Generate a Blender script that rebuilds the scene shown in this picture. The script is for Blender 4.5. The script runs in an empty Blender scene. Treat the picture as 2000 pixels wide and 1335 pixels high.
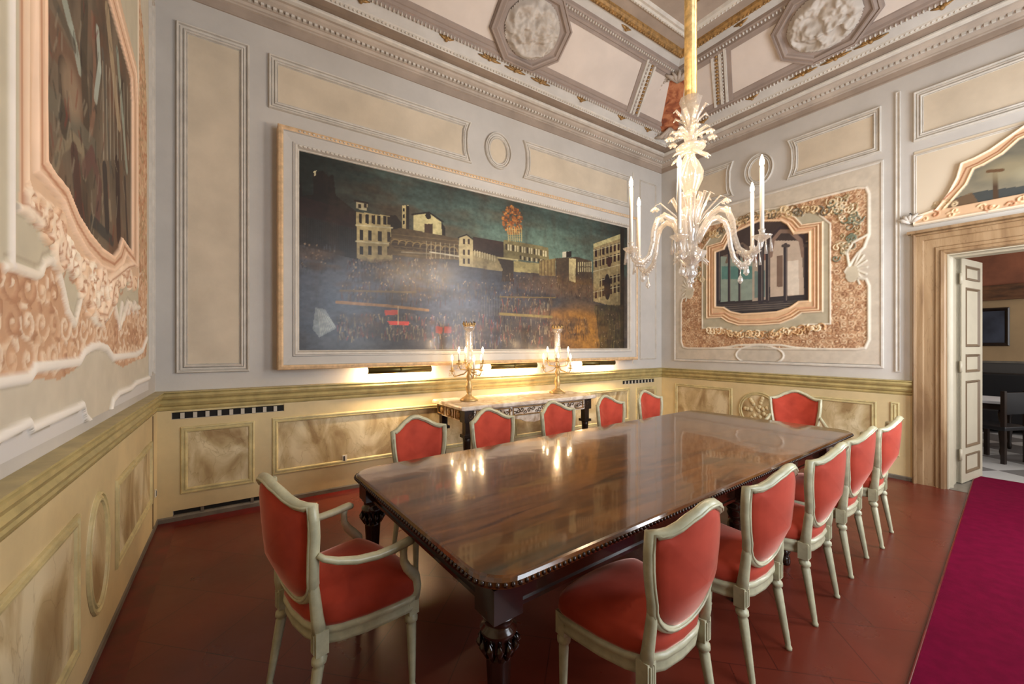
import bpy, math, random
import numpy as np
from mathutils import Vector, Matrix
PI = math.pi
sc = bpy.context.scene
C = bpy.context.collection
rnd = random.Random(7)

# ------------------------------------------------------------------ camera
F_PX, YAW, CY, CAM_H = 802.0, 0.98, 674.0, 1.5
cam_d = bpy.data.cameras.new('camera'); cam = bpy.data.objects.new('camera', cam_d); C.objects.link(cam)
cam.location = (0, 0, CAM_H); cam.rotation_euler = (PI/2, 0, YAW - PI/2)
cam_d.sensor_width = 36; cam_d.lens = F_PX/2000*36; cam_d.shift_y = (CY-667.5)/2000
cam_d.clip_start = 0.02; cam_d.clip_end = 100
sc.camera = cam
# ------------------------------------------------------------------ view and world
sc.view_settings.view_transform = 'Standard'; sc.view_settings.look = 'None'
sc.view_settings.gamma = 1; sc.view_settings.use_curve_mapping = False
sc.view_settings.exposure = 0.6
w = bpy.data.worlds.new('sky'); sc.world = w; w.use_nodes = True
bgn = w.node_tree.nodes['Background']; bgn.inputs[0].default_value = (0.75, 0.86, 1, 1); bgn.inputs[1].default_value = 1.2

# room: x X0..X1, y Y0..Y1
X0, X1, Y0, Y1 = -0.566, 6.185, -0.9, 4.518
ZC = 5.5
def area(name, loc, rot, sx, sy, power, col, spread=180):
    l = bpy.data.lights.new(name, 'AREA'); l.shape = 'RECTANGLE'; l.size = sx; l.size_y = sy
    l.energy = power; l.color = col; l.spread = math.radians(spread)
    o = bpy.data.objects.new(name, l); C.objects.link(o); o.location = loc; o.rotation_euler = rot
    return o
# daylight in the two windows of the wall behind the camera
WIN = [(1.5, 2.8), (4.15, 5.45)]
area('daylight', (2.15, Y0-0.02, 2.0), (-PI/2, 0, PI), 1.2, 2.8, 46, (0.86, 0.93, 1.0))
area('daylight', (4.80, Y0-0.02, 2.0), (-PI/2, 0, PI), 1.2, 2.8, 105, (0.93, 0.96, 1.0))
# daylight from the window of the room beyond the door
RY0_ = -2.6
area('daylight', (8.6, RY0_+.02, 2.1), (-PI/2, 0, PI), 2.3, 2.3, 70, (1.0, 0.95, 0.9))

# ------------------------------------------------------------------ helpers
FWD = np.array([math.cos(YAW), math.sin(YAW), 0]); RGT = np.array([math.sin(YAW), -math.cos(YAW), 0]); UP = np.array([0, 0, 1.0])
def ray(x, y): return FWD*F_PX + RGT*(x-1000) + UP*(CY-y)
def onA(x, y, Y=Y1):      # measured point on the north wall -> (x, z)
    r = ray(x, y); t = Y/r[1]; return (r[0]*t, CAM_H + r[2]*t)
def onB(x, y, X=X1):      # on the east wall -> (y, z)
    r = ray(x, y); t = X/r[0]; return (r[1]*t, CAM_H + r[2]*t)
def onC(x, y): return onB(x, y, X0)

def tag(o, label=None, cat=None, group=None, kind=None):
    if label: o['label'] = label
    if cat: o['category'] = cat
    if group: o['group'] = group
    if kind: o['kind'] = kind
    return o
def empty(name, loc=(0, 0, 0), rz=0, **k):
    o = bpy.data.objects.new(name, None); C.objects.link(o); o.location = loc; o.rotation_euler = (0, 0, rz)
    o.empty_display_size = 0.1
    return tag(o, **k)
def copy_tree(o, parent=None):
    c = o.copy(); C.objects.link(c)
    if parent: c.parent = parent
    for ch in [x for x in bpy.data.objects if x.parent == o]: copy_tree(ch, c)
    return c

class MB:
    def __init__(s): s.v = []; s.f = []; s.sm = []
    def add(s, vs, fs, smooth=False):
        n = len(s.v); s.v += [tuple(v) for v in vs]
        s.f += [tuple(i+n for i in f) for f in fs]; s.sm += [smooth]*len(fs); return s
    def box(s, x0, x1, y0, y1, z0, z1, M=None):
        vs = [Vector(p) for p in ((x0,y0,z0),(x1,y0,z0),(x1,y1,z0),(x0,y1,z0),(x0,y0,z1),(x1,y0,z1),(x1,y1,z1),(x0,y1,z1))]
        if M: vs = [M @ v for v in vs]
        return s.add(vs, [(0,3,2,1),(4,5,6,7),(0,1,5,4),(1,2,6,5),(2,3,7,6),(3,0,4,7)])
    def lathe(s, prof, n=20, M=None, flute=0, flz=None, cap=True):
        vs = []; m = len(prof)
        for i in range(n):
            a = 2*PI*i/n
            for (r, z) in prof:
                rr = r
                if flute and flz and flz[0] <= z <= flz[1]: rr = r*(1-0.16*(0.5+0.5*math.cos(a*flute)))
                vs.append(Vector((rr*math.cos(a), rr*math.sin(a), z)))
        if M: vs = [M @ v for v in vs]
        fs = []
        for i in range(n):
            j = (i+1) % n
            for k in range(m-1): fs.append((i*m+k, j*m+k, j*m+k+1, i*m+k+1))
        if cap:
            if prof[0][0] > 1e-5: fs.append(tuple(i*m for i in range(n))[::-1])
            if prof[-1][0] > 1e-5: fs.append(tuple(i*m+m-1 for i in range(n)))
        return s.add(vs, fs, True)
    def tube(s, pts, r, n=8, closed=False, flat=1.0, up=(0, 0, 1)):
        pts = [Vector(p) for p in pts]; N = len(pts)
        rs = r if isinstance(r, (list, tuple)) else [r]*N
        vs = []; up = Vector(up)
        for i, p in enumerate(pts):
            if closed: t = pts[(i+1) % N]-pts[i-1]
            else: t = pts[min(i+1, N-1)]-pts[max(i-1, 0)]
            if t.length < 1e-9: t = Vector((0, 0, 1))
            t.normalize(); a = t.cross(up)
            if a.length < 1e-3: a = t.cross(Vector((1, 0, 0)))
            a.normalize(); b = a.cross(t)
            for k in range(n):
                th = 2*PI*k/n; vs.append(p + a*math.cos(th)*rs[i] + b*math.sin(th)*rs[i]*flat)
        fs = []
        for i in range(N if closed else N-1):
            j = (i+1) % N
            for k in range(n): fs.append((i*n+k, i*n+(k+1) % n, j*n+(k+1) % n, j*n+k))
        if not closed: fs += [tuple(range(n))[::-1], tuple((N-1)*n+k for k in range(n))]
        return s.add(vs, fs, True)
    def ball(s, c, r, n=8, m=6, sc3=(1, 1, 1)):
        prof = [(r*math.sin(PI*k/m), -r*math.cos(PI*k/m)) for k in range(m+1)]
        prof[0] = (0.0001*r, -r); prof[-1] = (0.0001*r, r)
        return s.lathe(prof, n, Matrix.Translation(Vector(c)) @ Matrix.Diagonal((*sc3, 1)), cap=False)
    def prism(s, poly, z0, z1, M=None, smooth=False):
        n = len(poly); vs = [Vector((x, y, z0)) for x, y in poly] + [Vector((x, y, z1)) for x, y in poly]
        if M: vs = [M @ v for v in vs]
        s.add(vs, [tuple(range(n))[::-1], tuple(range(n, 2*n))] + [(i, (i+1) % n, n+(i+1) % n, n+i) for i in range(n)])
        return s
    def build(s, name, mat, parent=None, bevel=0, **k):
        me = bpy.data.meshes.new(name); me.from_pydata(s.v, [], s.f)
        me.polygons.foreach_set('use_smooth', s.sm); me.update()
        o = bpy.data.objects.new(name, me); C.objects.link(o)
        if mat: me.materials.append(mat)
        if parent: o.parent = parent
        if bevel:
            b = o.modifiers.new('bevel', 'BEVEL'); b.width = bevel; b.segments = 2; b.limit_method = 'ANGLE'; b.angle_limit = 0.6
        return tag(o, **k)
# wall-plane frames: local (u, v, w) = along, up, out of the wall into the room
def plane(side):
    if side == 'A': return Matrix(((1,0,0,0),(0,0,-1,Y1),(0,1,0,0),(0,0,0,1)))      # u = x, v = z, w = -y
    if side == 'B': return Matrix(((0,0,-1,X1),(1,0,0,0),(0,1,0,0),(0,0,0,1)))      # u = y, v = z, w = -x
    if side == 'C': return Matrix(((0,0,1,X0),(1,0,0,0),(0,1,0,0),(0,0,0,1)))       # u = y, w = +x
    if side == 'S': return Matrix(((1,0,0,0),(0,0,1,Y0),(0,1,0,0),(0,0,0,1)))
def moulding(mb, M, path, prof, closed=True):
    """sweep prof [(inward offset, height)] along a closed 2D path on a plane, mitred"""
    n = len(path); P = [Vector(p) for p in path]
    A = sum(P[i].x*P[(i+1) % n].y-P[(i+1) % n].x*P[i].y for i in range(n)) if closed else 1
    sg = 1 if A > 0 else -1
    vs = []; m = len(prof)
    for i in range(n):
        if closed or 0 < i < n-1:
            d1 = (P[i]-P[i-1]).normalized(); d2 = (P[(i+1) % n]-P[i]).normalized()
        elif i == 0: d1 = d2 = (P[1]-P[0]).normalized()
        else: d1 = d2 = (P[-1]-P[-2]).normalized()
        n1 = Vector((-d1.y, d1.x))*sg; n2 = Vector((-d2.y, d2.x))*sg
        b = n1+n2; l = b.length
        b = b/l if l > 1e-6 else n1
        k = 1/max(0.45, b.dot(n1))
        for (o, h) in prof:
            q = P[i]+b*o*k; vs.append(M @ Vector((q.x, q.y, h)))
    fs = []
    for i in range(n if closed else n-1):
        j = (i+1) % n
        for k in range(m-1): fs.append((i*m+k, j*m+k, j*m+k+1, i*m+k+1))
    mb.add(vs, fs)
def rect(u0, u1, v0, v1): return [(u0, v0), (u1, v0), (u1, v1), (u0, v1)]
P_FRAME = [(0, 0), (0.003, 0.026), (0.008, 0.032), (0.016, 0.030), (0.02, 0.010), (0.026, 0.006), (0.03, 0.018), (0.044, 0.018), (0.048, 0.006), (0.052, 0.022), (0.062, 0.026), (0.068, 0.02), (0.07, 0.004), (0.078, 0.01), (0.082, 0.0)]
P_THIN = [(0, 0), (0.003, 0.018), (0.010, 0.018), (0.013, 0.004), (0.018, 0.012), (0.024, 0.010), (0.026, 0.0)]

# ------------------------------------------------------------------ materials
def s2l(c): return tuple(((v/255)/12.92 if v/255 <= 0.04045 else ((v/255+0.055)/1.055)**2.4) for v in c)
def mat(name, base, rough=0.6, metal=0, noise=0.0, nscale=4, col2=None, bump=0.0, bscale=60, spec=0.5, coat=0, sheen=0, stretch=None, emis=None, estr=0, bdist=0.01):
    m = bpy.data.materials.new(name); m.use_nodes = True; nt = m.node_tree; p = nt.nodes['Principled BSDF']
    p.inputs['Base Color'].default_value = (*s2l(base), 1); p.inputs['Roughness'].default_value = rough
    p.inputs['Metallic'].default_value = metal; p.inputs['Specular IOR Level'].default_value = spec
    p.inputs['Coat Weight'].default_value = coat; p.inputs['Coat Roughness'].default_value = 0.08
    p.inputs['Sheen Weight'].default_value = sheen; p.inputs['Sheen Roughness'].default_value = 0.4
    if emis: p.inputs['Emission Color'].default_value = (*s2l(emis), 1); p.inputs['Emission Strength'].default_value = estr
    tc = nt.nodes.new('ShaderNodeTexCoord'); mp = nt.nodes.new('ShaderNodeMapping')
    nt.links.new(tc.outputs['Object'], mp.inputs[0])
    if stretch: mp.inputs['Scale'].default_value = stretch
    if noise or col2:
        n = nt.nodes.new('ShaderNodeTexNoise'); n.inputs['Scale'].default_value = nscale; n.inputs['Detail'].default_value = 6; n.inputs['Roughness'].default_value = 0.6
        nt.links.new(mp.outputs[0], n.inputs[0])
        r = nt.nodes.new('ShaderNodeValToRGB'); nt.links.new(n.outputs[0], r.inputs[0])
        c2 = col2 or tuple(v*(1-noise) for v in base)
        r.color_ramp.elements[0].position = 0.35; r.color_ramp.elements[1].position = 0.65
        r.color_ramp.elements[0].color = (*s2l(c2), 1); r.color_ramp.elements[1].color = (*s2l(base), 1)
        nt.links.new(r.outputs[0], p.inputs['Base Color'])
    if bump:
        b = nt.nodes.new('ShaderNodeBump'); n2 = nt.nodes.new('ShaderNodeTexNoise'); n2.inputs['Scale'].default_value = bscale; n2.inputs['Detail'].default_value = 4
        nt.links.new(mp.outputs[0], n2.inputs[0]); nt.links.new(n2.outputs[0], b.inputs['Height'])
        b.inputs['Strength'].default_value = bump; b.inputs['Distance'].default_value = bdist; nt.links.new(b.outputs[0], p.inputs['Normal'])
    return m
M_ = {}
M_['plaster'] = mat('grey_plaster', (196, 192, 186), 0.75, noise=0.06, nscale=1.6, bump=0.08, bscale=30)
M_['beige'] = mat('beige_plaster', (208, 194, 172), 0.75, noise=0.08, nscale=2.2, bump=0.1, bscale=20)
M_['frame_w'] = mat('white_moulding', (208, 202, 192), 0.6, noise=0.08, nscale=9)
M_['cornice'] = mat('cornice_plaster', (186, 172, 158), 0.7, noise=0.12, nscale=3)
M_['cornice_d'] = mat('cornice_band_plaster', (166, 150, 136), 0.7, noise=0.10, nscale=3)
M_['cornice_m'] = mat('mauve_frame_plaster', (156, 140, 130), 0.7, noise=0.10, nscale=3)
M_['frieze'] = mat('pale_frieze_plaster', (198, 194, 188), 0.7, noise=0.08, nscale=3)
M_['cornice_k'] = mat('taupe_band_plaster', (150, 132, 116), 0.7, noise=0.12, nscale=3)
M_['cove'] = mat('cove_field_plaster', (212, 200, 190), 0.75, noise=0.05, nscale=2)
M_['dado'] = mat('dado_cream_paint', (214, 194, 148), 0.5, noise=0.08, nscale=2.5)
M_['dadomould'] = mat('olive_gold_moulding', (190, 172, 116), 0.4, noise=0.15, nscale=8)
M_['dadomould2'] = mat('cream_moulding', (212, 196, 144), 0.45, noise=0.15, nscale=8)
M_['gilt'] = mat('gilding', (222, 188, 128), 0.34, metal=0.5, noise=0.25, nscale=20)
M_['creamgilt'] = mat('cream_gilding', (224, 190, 148), 0.45, noise=0.15, nscale=20)
M_['giltdull'] = mat('dull_gilding', (176, 136, 82), 0.5, metal=0.3, noise=0.3, nscale=25)
M_['skirt'] = mat('grey_skirting', (120, 112, 100), 0.4, noise=0.2, nscale=6)
M_['black'] = mat('black_opening_shade', (12, 11, 10), 0.8)  # flat black standing in for the shade inside openings
M_['radiator'] = mat('radiator_enamel', (190, 184, 170), 0.5)
M_['brass'] = mat('aged_brass', (96, 84, 46), 0.35, metal=0.7)
M_['ivory'] = mat('celadon_ivory_paint', (188, 185, 154), 0.38, noise=0.12, nscale=18, coat=0.2)
M_['door'] = mat('cream_door_paint', (176, 166, 144), 0.45, noise=0.05, nscale=4)
M_['doorgap'] = mat('door_panel_moulding', (104, 84, 60), 0.5)
M_['plastic'] = mat('ivory_plastic', (226, 218, 200), 0.4)
M_['dark_iron'] = mat('dark_wood', (40, 26, 18), 0.35, noise=0.3, nscale=10)
M_['white_top'] = mat('white_table_top', (215, 215, 215), 0.4)
M_['sofa'] = mat('black_leather', (22, 22, 24), 0.4)
M_['carpet'] = mat('magenta_carpet', (106, 10, 44), 0.95, noise=0.12, nscale=14, bump=0.5, bscale=500, spec=0.05, bdist=0.004, sheen=0.0)

def veined(name, base, light, dark, scale=2.2, rough=0.35, dist=2.5, stretch=(1, 1, 1)):
    m = bpy.data.materials.new(name); m.use_nodes = True; nt = m.node_tree; p = nt.nodes['Principled BSDF']
    p.inputs['Roughness'].default_value = rough
    tc = nt.nodes.new('ShaderNodeTexCoord'); mp = nt.nodes.new('ShaderNodeMapping'); nt.links.new(tc.outputs['Object'], mp.inputs[0])
    mp.inputs['Scale'].default_value = stretch; mp.inputs['Rotation'].default_value = (0.3, 0.5, 0.4)
    n = nt.nodes.new('ShaderNodeTexNoise'); n.inputs['Scale'].default_value = scale; n.inputs['Detail'].default_value = 5; n.inputs['Distortion'].default_value = dist
    nt.links.new(mp.outputs[0], n.inputs[0])
    r = nt.nodes.new('ShaderNodeValToRGB'); nt.links.new(n.outputs[0], r.inputs[0])
    e = r.color_ramp.elements; e[0].position = 0.36; e[0].color = (*s2l(dark), 1); e[1].position = 0.62; e[1].color = (*s2l(light), 1)
    k = e.new(0.49); k.color = (*s2l(base), 1)
    n2 = nt.nodes.new('ShaderNodeTexVoronoi'); n2.feature = 'DISTANCE_TO_EDGE'; n2.inputs['Scale'].default_value = scale*2.0
    w = nt.nodes.new('ShaderNodeMix'); w.data_type = 'VECTOR'; w.inputs[0].default_value = 0.25
    nt.links.new(mp.outputs[0], w.inputs[4]); nt.links.new(n.outputs['Color'], w.inputs[5]); nt.links.new(w.outputs[1], n2.inputs['Vector'])
    r2 = nt.nodes.new('ShaderNodeValToRGB'); nt.links.new(n2.outputs[0], r2.inputs[0])
    r2.color_ramp.elements[0].color = (0.5, 0.42, 0.3, 1); r2.color_ramp.elements[1].color = (1, 1, 1, 1); r2.color_ramp.elements[1].position = 0.02
    mx = nt.nodes.new('ShaderNodeMix'); mx.data_type = 'RGBA'; mx.blend_type = 'MULTIPLY'; mx.inputs[0].default_value = 0.4
    nt.links.new(r.outputs[0], mx.inputs[6]); nt.links.new(r2.outputs[0], mx.inputs[7]); nt.links.new(mx.outputs[2], p.inputs['Base Color'])
    return m
M_['dadomarble'] = veined('beige_veined_panel', (190, 170, 128), (220, 206, 170), (156, 130, 90), 3.8, 0.45, 0.9, (1, 1, .6))
M_['casing'] = veined('brown_marble_casing', (140, 112, 80), (154, 127, 95), (122, 94, 66), 5, 0.4, 0.6, (1.6, 1.6, 0.22))
M_['consoletop'] = veined('pale_marble_top', (214, 200, 184), (236, 226, 214), (178, 156, 134), 4, 0.2)
M_['redpanel'] = veined('red_marble_paint', (160, 92, 60), (184, 120, 82), (116, 60, 40), 5, 0.5)

def velvet():
    m = bpy.data.materials.new('coral_red_velvet'); m.use_nodes = True; nt = m.node_tree; p = nt.nodes['Principled BSDF']
    p.inputs['Roughness'].default_value = 0.75; p.inputs['Specular IOR Level'].default_value = 0.25
    p.inputs['Sheen Weight'].default_value = 1.0; p.inputs['Sheen Roughness'].default_value = 0.32; p.inputs['Sheen Tint'].default_value = (1, 0.6, 0.5, 1)
    tc = nt.nodes.new('ShaderNodeTexCoord'); n = nt.nodes.new('ShaderNodeTexNoise'); n.inputs['Scale'].default_value = 7; n.inputs['Detail'].default_value = 3
    nt.links.new(tc.outputs['Object'], n.inputs[0]); r = nt.nodes.new('ShaderNodeValToRGB'); nt.links.new(n.outputs[0], r.inputs[0])
    r.color_ramp.elements[0].position = 0.3; r.color_ramp.elements[1].position = 0.7
    r.color_ramp.elements[0].color = (*s2l((150, 50, 32)), 1); r.color_ramp.elements[1].color = (*s2l((180, 66, 46)), 1)
    nt.links.new(r.outputs[0], p.inputs['Base Color']); return m
M_['velvet'] = velvet()

def wood():
    m = bpy.data.materials.new('polished_walnut'); m.use_nodes = True; nt = m.node_tree; p = nt.nodes['Principled BSDF']
    p.inputs['Roughness'].default_value = 0.16; p.inputs['Coat Weight'].default_value = 0.8; p.inputs['Coat Roughness'].default_value = 0.05; p.inputs['Specular IOR Level'].default_value = 0.6
    tc = nt.nodes.new('ShaderNodeTexCoord'); mp = nt.nodes.new('ShaderNodeMapping'); mp.inputs['Scale'].default_value = (0.9, 7, 4)
    nt.links.new(tc.outputs['Object'], mp.inputs[0]); n = nt.nodes.new('ShaderNodeTexNoise'); n.inputs['Scale'].default_value = 2.4; n.inputs['Detail'].default_value = 8; n.inputs['Distortion'].default_value = 1.2
    nt.links.new(mp.outputs[0], n.inputs[0]); r = nt.nodes.new('ShaderNodeValToRGB'); nt.links.new(n.outputs[0], r.inputs[0])
    r.color_ramp.elements[0].position = 0.3; r.color_ramp.elements[1].position = 0.72
    r.color_ramp.elements[0].color = (*s2l((58, 32, 12)), 1); r.color_ramp.elements[1].color = (*s2l((122, 74, 30)), 1)
    nt.links.new(r.outputs[0], p.inputs['Base Color'])
    b = nt.nodes.new('ShaderNodeBump'); n2 = nt.nodes.new('ShaderNodeTexNoise'); n2.inputs['Scale'].default_value = 5
    nt.links.new(tc.outputs['Object'], n2.inputs[0]); nt.links.new(n2.outputs[0], b.inputs['Height']); b.inputs['Strength'].default_value = 0.04; b.inputs['Distance'].default_value = 0.02
    nt.links.new(b.outputs[0], p.inputs['Coat Normal']); nt.links.new(b.outputs[0], p.inputs['Normal'])
    return m
M_['wood'] = wood()
M_['wooddark'] = mat('dark_mahogany', (44, 20, 12), 0.22, noise=0.35, nscale=8, coat=0.5)

def tilefloor():
    m = bpy.data.materials.new('red_terracotta_tiles'); m.use_nodes = True; nt = m.node_tree; p = nt.nodes['Principled BSDF']
    N = nt.nodes.new; L = nt.links.new
    p.inputs['Roughness'].default_value = 0.3; p.inputs['Specular IOR Level'].default_value = 0.45
    tc = N('ShaderNodeTexCoord'); mp = N('ShaderNodeMapping'); mp.inputs['Rotation'].default_value = (0, 0, PI/4); L(tc.outputs['Object'], mp.inputs[0])
    br = N('ShaderNodeTexBrick'); br.inputs['Scale'].default_value = 1.0; br.inputs['Brick Width'].default_value = 0.42; br.inputs['Row Height'].default_value = 0.42
    br.inputs['Mortar Size'].default_value = 0.003; br.inputs['Mortar Smooth'].default_value = 0.4; br.offset = 0.5
    br.inputs['Color1'].default_value = (*s2l((104, 41, 28)), 1); br.inputs['Color2'].default_value = (*s2l((110, 44, 30)), 1); br.inputs['Mortar'].default_value = (*s2l((78, 30, 22)), 1)
    L(mp.outputs[0], br.inputs[0])
    n = N('ShaderNodeTexNoise'); n.inputs['Scale'].default_value = 1.3; n.inputs['Detail'].default_value = 5; L(tc.outputs['Object'], n.inputs[0])
    r = N('ShaderNodeValToRGB'); L(n.outputs[0], r.inputs[0]); r.color_ramp.elements[0].position = 0.3; r.color_ramp.elements[0].color = (0.62, 0.55, 0.52, 1); r.color_ramp.elements[1].color = (1, 1, 1, 1); r.color_ramp.elements[1].position = 0.7
    mx = N('ShaderNodeMix'); mx.data_type = 'RGBA'; mx.blend_type = 'MULTIPLY'; mx.inputs[0].default_value = 1; L(br.outputs[0], mx.inputs[6]); L(r.outputs[0], mx.inputs[7])
    L(mx.outputs[2], p.inputs['Base Color'])
    n3 = N('ShaderNodeTexNoise'); n3.inputs['Scale'].default_value = 3.5; n3.inputs['Detail'].default_value = 4; L(tc.outputs['Object'], n3.inputs[0])
    mr = N('ShaderNodeMapRange'); mr.inputs[3].default_value = 0.2; mr.inputs[4].default_value = 0.42; L(n3.outputs[0], mr.inputs[0]); L(mr.outputs[0], p.inputs['Roughness'])
    b = N('ShaderNodeBump'); b.inputs['Strength'].default_value = 0.12; b.inputs['Distance'].default_value = 0.02; L(n3.outputs[0], b.inputs['Height']); L(b.outputs[0], p.inputs['Normal'])
    return m
M_['floor'] = tilefloor()
M_['border'] = mat('dark_red_border_paint', (104, 16, 12), 0.35, noise=0.3, nscale=5)

def glass(name, tint, t):
    m = bpy.data.materials.new(name); m.use_nodes = True; nt = m.node_tree; nt.nodes.clear(); N = nt.nodes.new; L = nt.links.new
    o = N('ShaderNodeOutputMaterial'); tr = N('ShaderNodeBsdfTransparent'); g = N('ShaderNodeBsdfGlossy'); tl = N('ShaderNodeBsdfTranslucent'); d = N('ShaderNodeBsdfDiffuse')
    g.inputs['Roughness'].default_value = 0.08; tr.inputs[0].default_value = (*tint, 1); d.inputs[0].default_value = (0.72, 0.69, 0.66, 1); tl.inputs[0].default_value = (0.62, 0.58, 0.54, 1)
    a = N('ShaderNodeMixShader'); a.inputs[0].default_value = 0.5; L(d.outputs[0], a.inputs[1]); L(tl.outputs[0], a.inputs[2])
    b = N('ShaderNodeMixShader'); b.inputs[0].default_value = 0.35; L(a.outputs[0], b.inputs[1]); L(g.outputs[0], b.inputs[2])
    c = N('ShaderNodeMixShader'); c.inputs[0].default_value = t; L(b.outputs[0], c.inputs[1]); L(tr.outputs[0], c.inputs[2])
    L(c.outputs[0], o.inputs[0]); return m
M_['crystal'] = glass('milky_glass', (1, 0.98, 0.95), 0.5)
M_['clear'] = glass('clear_glass', (1, 0.97, 0.94), 0.72)
def emit(name, col, st):
    m = bpy.data.materials.new(name); m.use_nodes = True; nt = m.node_tree; nt.nodes.clear()
    o = nt.nodes.new('ShaderNodeOutputMaterial'); e = nt.nodes.new('ShaderNodeEmission'); e.inputs[0].default_value = (*s2l(col), 1); e.inputs[1].default_value = st
    nt.links.new(e.outputs[0], o.inputs[0]); return m
M_['bulb'] = emit('warm_bulb_glow', (255, 222, 170), 14)
M_['tube'] = emit('warm_tube_glow', (255, 205, 130), 14)
M_['candle'] = mat('white_candle_tube', (240, 234, 222), 0.4)

def vcol(name, rough=0.6, spec=0.4, coat=0.0, coatr=0.2):
    m = bpy.data.materials.new(name); m.use_nodes = True; nt = m.node_tree; p = nt.nodes['Principled BSDF']
    a = nt.nodes.new('ShaderNodeVertexColor'); a.layer_name = 'paint'; nt.links.new(a.outputs[0], p.inputs['Base Color'])
    p.inputs['Roughness'].default_value = rough; p.inputs['Specular IOR Level'].default_value = spec
    p.inputs['Coat Weight'].default_value = coat; p.inputs['Coat Roughness'].default_value = coatr; return m
M_['oil'] = vcol('varnished_oil_paint', 0.55, 0.3, 0.5, 0.25)
M_['fresco'] = vcol('fresco_paint', 0.7, 0.3)

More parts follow.
